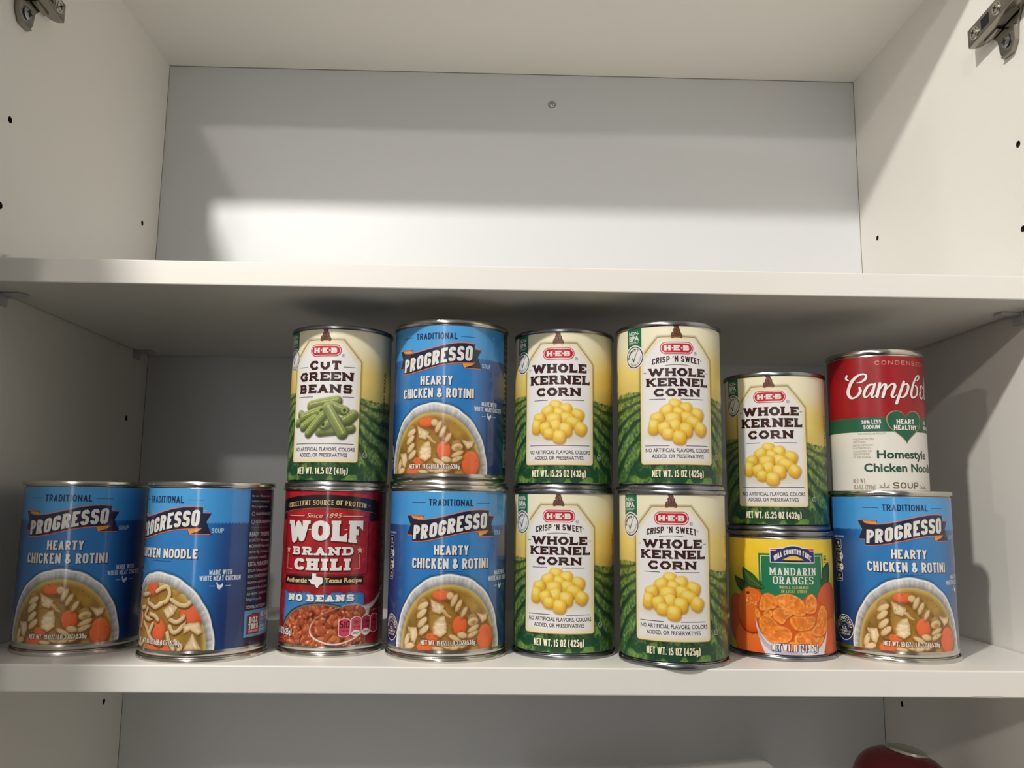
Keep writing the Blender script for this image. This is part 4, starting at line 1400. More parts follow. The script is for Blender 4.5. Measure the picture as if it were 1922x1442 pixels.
    L.ell(su, sv, 7.6, 7.6, (30, 30, 32), 4)
    L.ell(su, sv, 6.9, 6.9, WHITE, 5)

    def arc(r, a0, sgn=1):
        def f(a, b):
            t = math.radians(a0) - sgn * a / r
            return (su + (r + sgn * b) * math.cos(t), sv + (r + sgn * b) * math.sin(t))
        return f
    L.btext('Select', 0, 0, 1.9, 9.4, (34, 34, 36), 6, .03, warp=arc(4.4, 132))
    L.btext('Ingredients', 0, 0, 1.6, 14.5, (70, 70, 72), 6, 0, warp=arc(6.1, -62, -1))
    L.poly([(-34.4, 91.2), (-33.6, 91.9), (-32.6, 90.3), (-28.2, 97.4), (-26.6, 98.9), (-29.6, 93.8), (-31.9, 87.6), (-33.2, 87.8)], WHITE, 7)
    L.poly([(-34.0, 91.0), (-33.4, 91.3), (-32.5, 89.4), (-28.6, 96.6), (-26.9, 98.4), (-29.9, 93.4), (-32.1, 87.9), (-32.9, 88.0)], (20, 104, 66), 8)
    # small vertical print at the side panel
    nm = {'beans': 'CUT GREEN BEANS', 'corn': 'WHOLE KERNEL CORN', 'crisp': 'WHOLE KERNEL CORN'}[kind]
    for sx in (-56.5, 52.5):
        L.btext(nm, 0, 0, 2.4, 44, BROWN, 2, .02, warp=lambda a, b, sx=sx: (sx - b, 62 + a))
    return L


def chili_label():
    L = Label(37.58, 7.4, 111.9, front=(-58, 58), du=0.4)
    U, V = L.U, L.V
    n = fbm(U, V, 6, 71, 4)
    c = lerp3((150, 20, 32), (198, 38, 46), np.clip(n * 1.6 - .3, 0, 1))
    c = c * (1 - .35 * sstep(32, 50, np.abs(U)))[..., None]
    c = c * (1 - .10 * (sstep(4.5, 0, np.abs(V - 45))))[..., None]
    pan = np.maximum(sstep(49.2, 49.5, U) * sstep(53.5, 53.2, U), 0)
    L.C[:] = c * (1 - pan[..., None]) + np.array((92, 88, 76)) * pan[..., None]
    # darker stitched patch
    P = [(-34.5, 93.5), (33.6, 94), (33.4, 56), (31.8, 54.6), (-33.2, 54.4), (-34.6, 56)]
    sl = L.view(-38, 38, 50, 98)
    sd = L.polysd(P, sl)
    L.C[sl] = L.C[sl] * (1 - .35 * (sstep(-1.6, 0, sd) * sstep(1.2, 0, sd)))[..., None]
    L.shape(P, (166, 26, 38), .4, alpha=.55)
    # torn blue banner
    rs = random.Random(8)
    top = [(-33.4, 43.4)]
    x = -33
    while x < 31:
        x += rs.uniform(1.2, 2.6)
        top.append((min(x, 31.4), 42.6 + rs.uniform(-1.0, .7) - (1.0 if -8 < x < 6 else 0)))
    blue = top + [(32.0, 36), (31.4, 33), (31, 20), (-34, 20), (-33.8, 30), (-33.2, 36)]
    L.shape([(a + .5, b + .5) for a, b in blue], (96, 16, 26), .6, alpha=.8)
    L.shape(blue, (64, 132, 192), .25, rim=(52, 110, 170), rimw=2.0)
    # pan of chili
    bowl = [(-32 + 0, 8)] + [(-1 + 34.5 * math.cos(a), 10 + 25.2 * math.sin(a)) for a in np.linspace(math.pi, 0, 40)] + [(33, 7)]
    L.shape([(a * 1.03, b + .9) for a, b in bowl], (30, 26, 26), .4)
    L.shape([(a * 1.015 + .2, b + .3) for a, b in bowl], (150, 144, 140), .4, alpha=.75)
    L.shape([(a * .985, b - .9) for a, b in bowl], (84, 34, 18), .4)
    keep = L.C.copy()
    sdb = np.full(U.shape, -9.0)
    slb = L.view(-38, 38, 7, 40)
    sdb[slb] = L.polysd([(a * .985, b - .9) for a, b in bowl], slb)
    for i in range(620):
        u, v = rs.uniform(-34, 33), rs.uniform(7.5, 35)
        s = rs.uniform(.9, 1.9)
        b = rs.choice([((206, 104, 56), (110, 40, 20)), ((186, 82, 44), (92, 32, 16)), ((224, 130, 76), (120, 48, 24))])
        L.blob(u, v, s * 1.3, s * .8, rs.uniform(0, 180), b[0], b[1], .35, spec=.35 if rs.random() < .35 else 0)
    m = sstep(-.2, .3, sdb)
    L.C[:] = keep * (1 - m[..., None]) + L.C * m[..., None]
    # spoon
    handle = [(29, 33), (36.5, 34.2), (42, 36.4), (50, 42.5), (54, 46), (54, 42.4), (47, 36.2), (41, 32), (37.6, 30.6), (36.6, 26), (33, 24), (27, 27)]
    L.shape([(a + .6, b - .9) for a, b in handle], (70, 16, 20), .8, alpha=.7)
    L.shape(handle, (206, 202, 198), .3, rim=(150, 146, 146), rimw=1.2)
    sp = smooth_pts([(-7.6, 17.6), (-5.4, 23.6), (.8, 28.4), (9, 31.6), (18, 34.2), (27, 34.4), (34, 30), (33.4, 20), (28, 13.2), (18, 9.2), (9, 8.0), (1.6, 9.6), (-5.4, 13)], True, 6)
    L.shape(sp, (232, 226, 220), .3)
    L.shape([(a * .965 + .55, (b - 20) * .95 + 20.4) for a, b in sp], (100, 40, 20), .35)
    keep = L.C.copy()
    sdb[:] = -9
    sdb[slb] = L.polysd([(a * .965 + .55, (b - 20) * .95 + 20.4) for a, b in sp], slb)
    for i in range(230):
        u, v = rs.uniform(-7, 34), rs.uniform(9, 34)
        s = rs.uniform(1.2, 2.6)
        b = rs.choice([((204, 100, 56), (96, 36, 18)), ((176, 76, 42), (84, 30, 16)), ((222, 134, 84), (116, 48, 26))])
        L.blob(u, v, s * 1.25, s * .9, rs.uniform(0, 180), b[0], b[1], .4, spec=.4 if rs.random() < .3 else 0)
    m = sstep(-.2, .3, sdb)
    L.C[:] = keep * (1 - m[..., None]) + L.C * m[..., None]

    GOLD, BLK = (232, 196, 140), (20, 22, 26)

    def arch(a): return -.0022 * a * a
    xs = np.linspace(-45, 41, 60)
    for i in range(59):
        a, b = xs[i], xs[i + 1]
        L.vec.append(([(a, 99.6 + arch(a)), (b, 99.6 + arch(b)), (b, 109 + arch(b)), (a, 109 + arch(a))], BLK, 2))
    L.pline([(x, 99.9 + arch(x)) for x in xs], .3, (170, 120, 90), 3)
    L.poly([(41, 105.2), (45.6, 104.4), (44, 101), (46, 91.5), (34, 90.6), (34, 96)], (46, 14, 18), 1)
    L.poly([(-45, 104), (-50, 101), (-46, 91.5), (-36, 91.5), (-36, 96)], (36, 12, 16), 1)
    wr = lambda a, b: (a, b + 102.2 + arch(a))
    L.text('EXCELLENT SOURCE OF PROTEIN', -.8, 0, 3.2, 63.5, GOLD, 4, .62, .34, .22, .42, 5, serif=.28, sth=.26, warp=wr, space=.34)
    L.star(-34.6, 101.2, 1.2, (150, 50, 50), 4)
    L.star(33.6, 101.4, 1.3, (176, 64, 60), 4)
    TAN = (238, 200, 164)
    L.btext('Since 1895', -1.2, 93.3, 3.0, 25, TAN, 3, .0, shear=.4)
    L.rect(-31, -15.4, 94.2, 94.65, TAN, 3)
    L.rect(12.8, 28.4, 94.2, 94.65, TAN, 3)

    def wwarp(a, b):
        lo = 77.7 - .0032 * a * a
        return (a, lo + (b / 14.0) * (91.3 - lo))
    SHD = (90, 12, 20)
    for ly, gr, cl, d in ((3, .45, SHD, (.5, -.6)), (5, 0, WHITE, (0, 0))):
        L.text('WOLF', -1.2 + d[0], 0 + d[1], 14.0, 59.4, cl, ly, 5.0, 3.5, .09, .28, 3, serif=.75, sth=2.2, tick=2.6, grow=gr, warp=wwarp)
        L.text('BRAND', -1.8 + d[0], 67.8 + d[1], 5.6, 46.8, cl, ly, 2.1, 1.3, .14, .36, 4, serif=1.0, sth=1.25, grow=gr)
        L.text('CHILI', -1.6 + d[0], 57.6 + d[1], 7.9, 42.8, cl, ly, 3.2, 2.0, .16, .30, 4, serif=.95, sth=1.7, tick=1.4, grow=gr)
        L.text('NO BEANS', -2.0 + d[0] * .6, 36.8 + d[1] * .6, 4.5, 51, cl if ly == 5 else (30, 70, 120), ly, 2.0, 1.25, .12, .36, 4, serif=.7, sth=1.15, tick=.6, grow=gr * .7, space=.3)
    for x in (-10.4, 1.6, 15.4):
        L.rect(x - 1.0, x + 1.0, 84.9, 85.5, WHITE, 5)
    L.star(-30.4, 71.0, 2.5, TAN, 4)
    L.star(26.6, 71.2, 2.7, TAN, 4)
    L.pline([(-31, 68.2), (-31.2, 58.3), (-25.4, 58.1)], .35, TAN, 4)
    L.pline([(26.4, 68.2), (26.4, 58.4), (21.6, 58.3)], .35, TAN, 4)
    for i in range(44):
        x = -33 + i * 1.5
        L.rect(x, x + .9, 55.2, 55.5, (196, 90, 86), 2)
    for i in range(24):
        y = 57 + i * 1.5
        L.rect(32.3, 32.6, y, y + .9, (196, 90, 86), 2)
        L.rect(-33.4, -33.1, y, y + .9, (170, 70, 70), 2)
    L.rect(-32.8, 30.2, 47.6, 53.6, BLK, 3)
    L.btext('Authentic', -21.2, 49.2, 3.0, 20.4, GOLD, 4, .03)
    L.btext('Texas Recipe', 15.4, 49.4, 3.0, 27, GOLD, 4, .03)
    tex = [(-7.2, 55.6), (-4.2, 55.5), (-4.2, 53.6), (-1.6, 53.2), (.4, 52.8), (.7, 50.2), (.2, 48.8), (-1.4, 47.9), (-2.4, 46.9), (-2.4, 45.6), (-3.8, 46.2), (-4.8, 48.0), (-6.2, 48.3), (-7.4, 48.2), (-8.4, 49.9), (-10.2, 51.4), (-7.2, 51.5)]
    L.poly([(-4.6 + (a + 4.6) * 1.16, 51 + (b - 51) * 1.12) for a, b in tex], BLK, 4)
    L.poly(tex, (240, 238, 234), 5)
    # calorie tabs
    tabs = [(12.8, 21.2, 13.0, 25.4), (21.7, 29.8, 13.4, 26.2), (30.3, 38.0, 13.8, 26.6), (38.5, 46.6, 14.2, 27.0)]
    for i, (a, b, y0, y1) in enumerate(tabs):
        def cap(g):
            up = [(a + g + (b - a - 2 * g) * t, y1 - g - 1.6 + 1.6 * math.sin(math.pi * t) ** .7) for t in np.linspace(1, 0, 12)]
            dn = [(a + g + (b - a - 2 * g) * t, y0 + g + 1.6 - 1.6 * math.sin(math.pi * t) ** .7) for t in np.linspace(0, 1, 12)]
            return dn + up
        L.poly(cap(-.15), (240, 206, 200), 3)
        L.poly(cap(.28), (204, 70, 92) if i < 2 else (170, 40, 60), 4)
    BK2 = (50, 14, 22)
    din(L, '510', 17.1, 18.9, 4.8, 6.9, BK2, 5, .15)
    L.btext('Calories', 17.0, 16.6, 1.4, 6.8, BK2, 5)
    for i, (t, q) in enumerate((('10g', '50%DV'), ('1720mg', '75%DV'), ('4g', ''))):
        a, b, y0, y1 = tabs[i + 1]
        cx = (a + b) / 2
        L.btext(t, cx, 21.6, 2.0, 3.6 if len(t) < 4 else 6.4, BK2, 5, .02)
        L.btext(('Sat Fat', 'Sodium', 'Sugars')[i], cx, 18.8, 1.4, 5.8, BK2, 5)
        if q:
            L.ell(cx, y0 + 1.7, 3.5, 2.3, WHITE, 5)
            L.btext(q, cx, y0 + 1.1, 1.4, 5.4, (30, 24, 26), 6, .02)
    L.btext('PER 1 CUP SERVING', 40, 29.2, 1.1, 12, (214, 150, 140), 3)
    din(L, 'NET WT. 15 OZ (425g)', -39, 13.4, 4.4, 33, WHITE, 5, .16, (60, 12, 16), .17, sg=.25, space=.3)
    L.ring(40, 82, 4, 4.6, .3, (110, 18, 28), 2)
    L.ring(40, 82, 3.2, 3.7, .2, (110, 18, 28), 2)
    for i in range(16):
        L.rect(50.0, 52.8, 20 + i * 5.2, 20.5 + i * 5.2 + (i % 3), (30, 28, 26), 2)
    return L


def orange_label():
    L = Label(37.58, 4.2, 81.9, front=(-58, 58), du=0.4)
    U, V = L.U, L.V
    c = lerp3((250, 214, 60), (186, 186, 44), sstep(66, 44, V))
    c = c * (1 + .06 * (fbm(U, V, 12, 81) - .5))[..., None]
    L.C[:] = c
    GR = (34, 122, 84)
    L.shape([(-24.6, 72.0), (24.6, 72.4), (24.6, 20), (-24.6, 20)], GR, .2)
    # leaves
    LF, LD = (62, 96, 50), (34, 62, 32)
    for P in ([(-48.5, 54.6), (-42, 53.6), (-36.5, 52.0), (-33, 47), (-37, 43.6), (-41, 45), (-45, 48)], [(-38.2, 61.8), (-34.6, 60), (-28.6, 57), (-24, 52), (-20.8, 48), (-26, 47), (-33, 48.4), (-37.4, 53), (-38.8, 57.6)],
              [(24, 62), (22.6, 57), (21, 52), (24, 49), (30, 50), (33, 58), (32, 66)]):
        Q = smooth_pts(P, True, 5)
        L.shape(Q, LF, .3, rim=LD, rimw=2.4, streak=.2, seed=3)
    L.line([(-38, 61), (-32, 54), (-22, 48.4)], .3, (110, 140, 80), (80, 110, 60))
    # whole fruit
    OL, OD = (246, 128, 50), (206, 66, 18)
    for u, v, x, y in ((29.5, 37, 13, 15), (33, 14, 12, 14), (-47, 26, 12, 16)):
        L.blob(u, v, x + .4, y + .4, 0, (150, 50, 16), (140, 44, 14), .5)
        L.blob(u, v, x, y, 0, (230, 110, 52), (170, 50, 22), .5)
    for u, v, x, y in ((-33.5, 12, 15.5, 12.5), (-31.5, 32.6, 13.4, 15.2)):
        L.blob(u + .4, v - .6, x + .6, y + .6, 0, (160, 48, 12), (150, 40, 10), .6)
        L.blob(u, v, x, y, 0, OL, OD, .4)
        sl = L.view(u - x, u + x, v - y, v + y)
        uu, vv = L.U[sl], L.V[sl]
        d = np.hypot((uu - u) / x, (vv - v) / y)
        g = sstep(.55, .85, vnoise(uu, vv, 1.1, 91)) * np.exp(-(((uu - u - 1) / 6) ** 2 + ((vv - v - 6.5) / 3.2) ** 2)) * sstep(1, .9, d)
        L.put(sl, np.clip(g * 1.2, 0, .9), (255, 214, 150))
    L.blob(-34, 44.0, 1.6, 1.0, 10, (120, 60, 30), (80, 36, 16), .3)
    # bowl of segments
    bowl = [(-28.2, 27.5)] + smooth_pts([(-27.6, 22), (-25.2, 13), (-22, 5), (-20.6, 3.4)], False, 5) + [(20.6, 3.4)] + smooth_pts([(22, 5), (25, 13), (27, 22), (27.4, 27.5)], False, 5)
    L.shape(bowl, (226, 218, 226), .3, streak=.10, seed=12, ang=1.2)
    for k in range(3):
        L.line(smooth_pts([(-27 + k * .8, 20 - k * 3), (-20 + k, 11 - k * 2), (-10, 6.2 - k), (4, 5.2 - k)], False, 6), .35, (176, 168, 184), (170, 160, 178), edge=.4)
    food = [(-27.6, 28), (-26, 37), (-22.4, 43.6), (-18, 45), (-12, 43.6), (-6, 45), (0, 43), (5, 41), (10, 45), (14, 44.6), (19, 40), (24, 36), (26.6, 30), (26.2, 21), (23, 14), (16, 9), (6, 7.4), (-4, 9), (-14, 11.4), (-22, 15.6), (-26, 21)]
    L.shape(smooth_pts(food, True, 4), (216, 92, 26), .3, rim=(190, 70, 18), rimw=1.2)
    segs = [[(-18.1, 44.9), (-22.4, 43), (-24.6, 37.4), (-24, 33), (-17.8, 34), (-12.6, 36), (-13, 42)], [(13, 44.8), (8.6, 42), (7.6, 36), (8, 32.6), (12, 31.8), (15.6, 33.4), (17, 40)], [(-14.4, 41.6), (-10, 44.4), (-4, 45), (2.4, 42.8), (6.6, 38.6), (7, 31), (1, 30.4), (-4, 32.6), (-10, 36.2), (-13.6, 38)],
            [(-12.6, 35), (-6, 35.2), (-1.6, 32), (-6, 28), (-9, 24.6), (-14, 27), (-16.4, 30)], [(-28.2, 33), (-26.4, 33.6), (-24.2, 29.6), (-26, 27), (-28, 29)], [(-20.6, 33.4), (-16.4, 33.2), (-16.2, 29.4), (-21.4, 29)],
            [(.4, 18), (8, 20.8), (18.6, 17.6), (22.4, 15), (16, 9), (4, 9.4), (-1, 13)], [(-9, 10.6), (-2, 13), (4, 9.6), (0, 7), (-8, 7.4)], [(21.6, 37), (26.6, 33), (27.2, 27), (24.6, 19), (19, 16.4), (11.6, 18.2), (12.6, 21.6), (16.4, 25), (17.6, 31)],
            [(-3.8, 26.8), (-2, 29.8), (6, 29.6), (14.6, 29.4), (14.4, 25), (10.6, 21.6), (2, 20.4), (-2.2, 23)], [(-24.4, 28.2), (-18.6, 29.8), (-14.4, 26.6), (-11.4, 23.6), (-5.6, 21.8), (-2.8, 18), (-4, 14), (-9, 11.8), (-16.6, 12), (-22.6, 16.4), (-25.2, 23)]]
    for i, P in enumerate(segs):
        Q = smooth_pts(P, True, 5)
        L.shape([(a + .3, b - .7) for a, b in Q], (176, 60, 14), .8, alpha=.8)
        L.shape(Q, (238, 128, 42), .3, rim=(250, 166, 74), rimw=1.6, streak=.20, seed=20 + i, ang=.8 + i, bright=(255, 204, 130))
    YL = (236, 232, 150)
    L.pline([(-22.9, 53), (-22.9, 70.4), (-15, 70.5)], .55, YL, 2)
    L.pline([(15, 70.6), (22.7, 70.6), (22.7, 55)], .55, YL, 2)
    # shield logo
    NV = (38, 44, 106)
    def arcpts(g): return [(x, 73.4 + g + (4.0 + .2 * g) * math.cos(x / 11.6 * math.pi / 2)) for x in np.linspace(11.4, -11.4, 16)]
    for g, cl, ly in ((.55, WHITE, 3), (0, NV, 4)):
        L.poly([(-15.7 - g, 66.4 - g), (15.7 + g, 66.4 - g), (15.7 + g, 75.4 + g)] + [(11.8, 75.4 + g)] + [q for q in arcpts(g) if q[1] > 75.4 + g] + [(-11.8, 75.4 + g), (-15.7 - g, 75.4 + g)], cl, ly)
    for sgn in (-1, 1):
        L.poly([(sgn * 15.7, 75.4), (sgn * 10.4, 75.4), (sgn * 11.6, 74.5), (sgn * 15.7, 74.5)], (200, 44, 60), 5)
        L.poly([(sgn * 15.7, 74.5), (sgn * 11.6, 74.5), (sgn * 12.4, 73.9), (sgn * 15.7, 73.9)], WHITE, 5)
    L.poly([(x, 67.8 + 3.0 * math.cos(x / 7.8 * math.pi / 2)) for x in np.linspace(7.8, -7.8, 14)], (244, 200, 70), 5)
    L.rect(-7.8, 7.8, 66.8, 67.4, (20, 22, 50), 5)
    L.text('HILL COUNTRY FARE', 0, 0, 3.5, 26.4, WHITE, 5, .72, .66, .2, .42, 5, space=.36, warp=lambda a, b: (a * (1 + .012 * (b - 1)), b + 72.0 - .0285 * a * a))
    for t, v, w in (('MANDARIN', 57.5, 34.0), ('ORANGES', 51.5, 29.4)):
        L.text(t, 0, v, 5.2, w, WHITE, 4, 1.0, .5, .12, .46, 6, serif=.55, sth=.32)
    GT = (206, 196, 110)
    L.text('WHOLE SEGMENTS', 0, 48.4, 2.0, 21, GT, 4, .36, .22, .2, .45, 4, serif=.18, sth=.16)
    L.text('IN LIGHT SYRUP', 0, 45.7, 2.0, 18.4, GT, 4, .36, .22, .2, .45, 4, serif=.18, sth=.16)
    din(L, 'NET WT. 11 OZ (312g)', 0, 6.6, 4.8, 33, WHITE, 4, .17, (44, 50, 100), .17, sg=.4, sd=(.1, -.1), space=.32)
    L.btext('NON-', 27.4, 69.6, 1.4, 3.6, (90, 90, 30), 2, .02)
    L.btext('BPA', 27.4, 67.4, 1.8, 3.6, (90, 70, 40), 2, .03)
    L.btext('LINING', 27.4, 65.6, 1.0, 3.6, (90, 90, 30), 2)
    return L


def condensed_label():
    L = Label(34.3, 1.0, 99.4, front=(-56, 56), du=0.4)
    U, V = L.U, L.V
    c = np.ones(U.shape + (3,)) * np.array((232, 228, 220), float)
    red = lerp3((162, 16, 30), (148, 12, 24), fbm(U, V, 10, 5))
    m = sstep(55.0, 55.3, V)[..., None]
    c = c * (1 - m) + red * m
    m = (sstep(44.6, 44.8, V) * sstep(55.3, 55.0, V))[..., None]
    c = c * (1 - m) + np.array((32, 96, 70)) * m
    L.C[:] = c
    GOLD = (206, 150, 128)
    L.text('CONDENSED', 0, 93.0, 3.0, 40.5, GOLD, 2, .5, .5, .42, .46, 6)
    S = [[(-40.8, 86.6, .55), (-41.6, 84.5, .6), (-38.9, 82.7, .12)],
         [(-33.5, 80.9, .16), (-30.4, 81.0, .42), (-27.1, 83.1, .68), (-26.4, 85.6, .55), (-28.5, 86.8, .42), (-32.6, 85.7, .66), (-37.6, 81.1, .98), (-40.3, 74.5, 1.06), (-39.0, 70.9, .86), (-36.8, 69.8, .5), (-33.7, 70.8, .55), (-31.1, 74.0, .8), (-31.2, 76.6, .65), (-31.9, 77.5, .22)],
         [(-21.4, 78.9, .36), (-24.9, 78.3, .58), (-27.8, 74.2, .8), (-28.4, 71.1, .66), (-26.9, 69.9, .36), (-24.0, 72.7, .32), (-21.0, 78.5, .36)], [(-20.6, 79.3, .58), (-22.4, 73.9, .8), (-23.3, 70.6, .62), (-22.2, 69.7, .32), (-20.2, 71.3, .12)],
         [(-17.2, 79.4, .72), (-19.7, 70.0, .8)], [(-19.0, 72.9, .22), (-15.3, 78.3, .4), (-13.3, 78.6, .58), (-13.7, 76.1, .8), (-15.7, 69.8, .8)], [(-14.4, 73.6, .22), (-10.2, 78.2, .4), (-7.7, 79.0, .58), (-7.0, 76.9, .8), (-9.4, 71.0, .8), (-8.2, 69.4, .4), (-6.1, 71.1, .12)],
         [(0.0, 80.5, .8), (-6.4, 65.2, .84)], [(-1.4, 77.1, .26), (2.0, 79.3, .44), (3.7, 77.3, .8), (1.6, 72.1, .72), (-1.4, 69.5, .44), (-3.6, 69.9, .22)],
         [(12.6, 82.2, .26), (15.9, 84.2, .5), (16.1, 86.1, .36), (12.9, 85.2, .44), (9.1, 80.2, .72), (6.3, 73.2, .8), (6.6, 69.9, .62), (9.5, 70.1, .4), (12.4, 72.8, .62), (12.8, 77.1, .58), (10.3, 78.6, .22)],
         [(22.2, 77.6, .5), (19.6, 79.0, .4), (17.4, 77.4, .66), (18.8, 75.2, .3), (16.6, 73.4, .66), (16.2, 70.8, .6), (18.6, 69.6, .4), (22, 71.6, .2)],
         [(24.4, 73.4, .2), (29.6, 83, .5), (29.4, 86.4, .36), (27.2, 85.4, .5), (24.4, 78, .72), (23.8, 71.4, .7), (25.2, 69.6, .36), (27.2, 71.4, .14)],
         [(29.4, 73.4, .2), (34.6, 83, .5), (34.4, 86.4, .36), (32.2, 85.4, .5), (29.4, 78, .72), (28.8, 71.4, .7), (30.2, 69.6, .36), (32.2, 71.4, .14)],
         [(37.0, 86.8, .7), (36.0, 83.6, .2)], [(35, 71.6, .2), (38.4, 79.4, .6), (39.6, 75, .66), (39.0, 70.6, .6), (36, 69.8, .4)]]
    for P in S:
        L.brush([(a + .35, b - .35, w * 1.36 + .25) for a, b, w in P], (104, 8, 18), 2)
    for P in S: L.brush([(a, b, w * 1.36) for a, b, w in P], (244, 236, 232), 4)
    # heart
    def heart(k):
        out = []
        for i in range(48):
            t = 2 * math.pi * i / 48
            x = 16 * math.sin(t) ** 3
            y = 13 * math.cos(t) - 5 * math.cos(2 * t) - 2 * math.cos(3 * t) - math.cos(4 * t)
            out.append((x * .86 * k, 49.4 + (y * .76 + (1.0 if y > 0 else 0)) * k))
        return out
    L.poly(heart(1.05), (176, 142, 106), 3)
    L.poly(heart(.99), (32, 96, 70), 4)
    din(L, 'HEART', 0, 50.4, 3.4, 14.4, WHITE, 5, .24, gap=.2)
    din(L, 'HEALTHY', 0, 46.0, 3.5, 18.6, WHITE, 5, .24, gap=.18)
    L.btext('*', 10.2, 48, 1.6, 1.0, WHITE, 5)
    din(L, '50% LESS', -24.5, 50.6, 2.8, 13.2, WHITE, 3, .2)
    din(L, 'SODIUM', -24.4, 46.9, 2.8, 11.2, WHITE, 3, .2)
    din(L, 'NO', 20.4, 50.6, 2.6, 4, WHITE, 3, .2)
    din(L, 'LOW CHOLESTEROL', 27, 46.9, 2.6, 18, WHITE, 3, .2)
    TN = (150, 134, 106)
    L.btext('THAN OUR REGULAR PRODUCT**', -24.6, 42.9, 1.2, 20, TN, 2)
    for i, t in enumerate(('*WHILE MANY FACTORS', 'AFFECT HEART', 'DISEASE, DIETS LOW', 'IN SATURATED FAT', '& CHOLESTEROL MAY', 'REDUCE THE RISK', 'OF THIS DISEASE.')):
        L.btext(t, -38.4, 39.0 - 2.15 * i, 1.35, len(t) * .8, TN, 2, left=True)
    DG = (24, 78, 60)
    L.btext('Homestyle', -1.2, 25.9, 5.6, 41, DG, 2, .028)
    L.btext('Chicken Noodle', -.4, 16.5, 5.6, 61, DG, 2, .028)
    din(L, 'NET WT.', -34.6, 8.4, 3.2, 9.6, TN, 2, .12)
    din(L, '10.5 OZ. (298g)', -31.6, 4.0, 3.4, 15.6, TN, 2, .12, space=.3)
    L.text('SOUP', -1.9, 4.5, 4.7, 20, (120, 104, 76), 2, .95, .9, .2, .46, 6)
    for cx in (-17.6, 13.4):
        for s in (-1, 1):
            L.brush([(cx, 4.8, .15), (cx + s * 1.6, 5.6, .35), (cx + s * 3.4, 7.6, .12)], TN, 2)
            L.brush([(cx + s * .6, 4.8, .15), (cx + s * 2.6, 5.2, .3), (cx + s * 3.8, 4.8, .12)], TN, 2)
        L.brush([(cx, 4.8, .12), (cx, 7, .4), (cx, 9, .12)], TN, 2)
    L.ring(-46, 88.5, 4.6, 4.4, .4, (134, 26, 34), 2)
    L.ell(-46, 88.5, 3.9, 3.8, (140, 30, 36), 2)
    return L


# ================================================================== CANS
def can_body_profile(r, h, neck=0.9, bead=True):
    rb = r - 1.25
    p = [(0, 1.8), (r - 3.2, 1.8), (r - 2.2, 2.6), (rb - .7, 3.0), (rb - neck, 3.4), (rb - .2, 4.4), (rb, 5.2)]
    if bead: p += [(rb + .12, 5.8), (rb + .12, 6.4), (rb, 7.0)]
    p += [(rb, 9.0), (rb, h - 9), (rb, h - 4.8), (rb - .2, h - 4.2), (rb - neck, h - 3.4), (rb - .7, h - 3.0), (r - 2.2, h - 3.0)]
    return p


def seam_profile(r, zb, hh=2.9):
    """rolled double seam from height zb"""
    t = 1.25
    return [(r - t - .1, zb + .2), (r - .35, zb), (r - .05, zb + .35), (r, zb + .8), (r - .04, zb + hh - .7), (r - .3, zb + hh - .2), (r - .75, zb + hh), (r - 1.15, zb + hh - .2), (r - 1.4, zb + hh - .8), (r - 1.5, zb - .4), (r - t - .1, zb + .2)]


_can_parts = {}


def can_meshes(key, r, h, label_mesh, steel, recess, foot=0.0):
    if key in _can_parts: return _can_parts[key]

    def mk(name, prof, mat, sharp=0.55):
        bm = bmesh.new()
        lathe(bm, [(a * MM, b * MM) for a, b in prof], 112)
        bmesh.ops.recalc_face_normals(bm, faces=bm.faces)
        me = bpy.data.meshes.new(name)
        bm.to_mesh(me)
        bm.free()
        me.shade_smooth()
        me.set_sharp_from_angle(angle=sharp)
        me.materials.append(mat)
        return me
    d = {}
    if foot:
        rb = r - 1.25
        body = [(0, 1.4), (r - foot - 1.4, 1.4), (r - foot - .7, .2), (r - foot - .2, 0), (r - foot, .6), (r - 1.3, .9), (rb - .1, 1.4), (rb, 3), (rb, h - 4.6), (rb - .6, h - 3.2), (r - 2.2, h - 3.0)]
    else:
        body = can_body_profile(r, h)
        d['bottom_rim'] = mk('bottom_rim', seam_profile(r, .0), steel)
    d['body'] = mk('body', body, steel)
    d['top_rim'] = mk('top_rim', seam_profile(r, h - 2.9), steel)
    d['lid'] = mk('lid', [(r - 1.45, h - .9), (r - 1.7, h - recess - .3), (r - 2.2, h - recess - .9), (r - 3.2, h - recess - .9), (r - 3.8, h - recess), (r * .78, h - recess), (r * .77, h - recess + .5), (r * .74, h - recess + .5), (r * .73, h - recess), (r * .6, h - recess), (r * .59, h - recess - .4), (r * .56, h - recess - .4), (r * .55, h - recess), (0, h - recess)], steel)
    d['paper_label'] = label_mesh
    _can_parts[key] = d
    return d


def make_can(name, key, parts, loc, u_shift, R, label, cat, group):
    root = empty(name, loc, u_shift / R)
    tag(root, label, cat, group)
    for nm, me in parts.items():
        o = bpy.data.objects.new(nm, me)
        COL.objects.link(o)
        o.parent = root
    return root


HP, HC, HM, HS = 116.53, 114.69, 87.45, 104.2
RP, RC, RS = 43.05, 37.58, 34.54
TY = dict(P='blue_soup', N='blue_soup_noodle', K='corn', Q='corn_crisp', B='beans', W='chili', M='mandarin', S='condensed')


def lab(L, name, r, mat):
    me = L.build(name, r - 1.25 + .13)
    me.materials.append(mat)
    return me


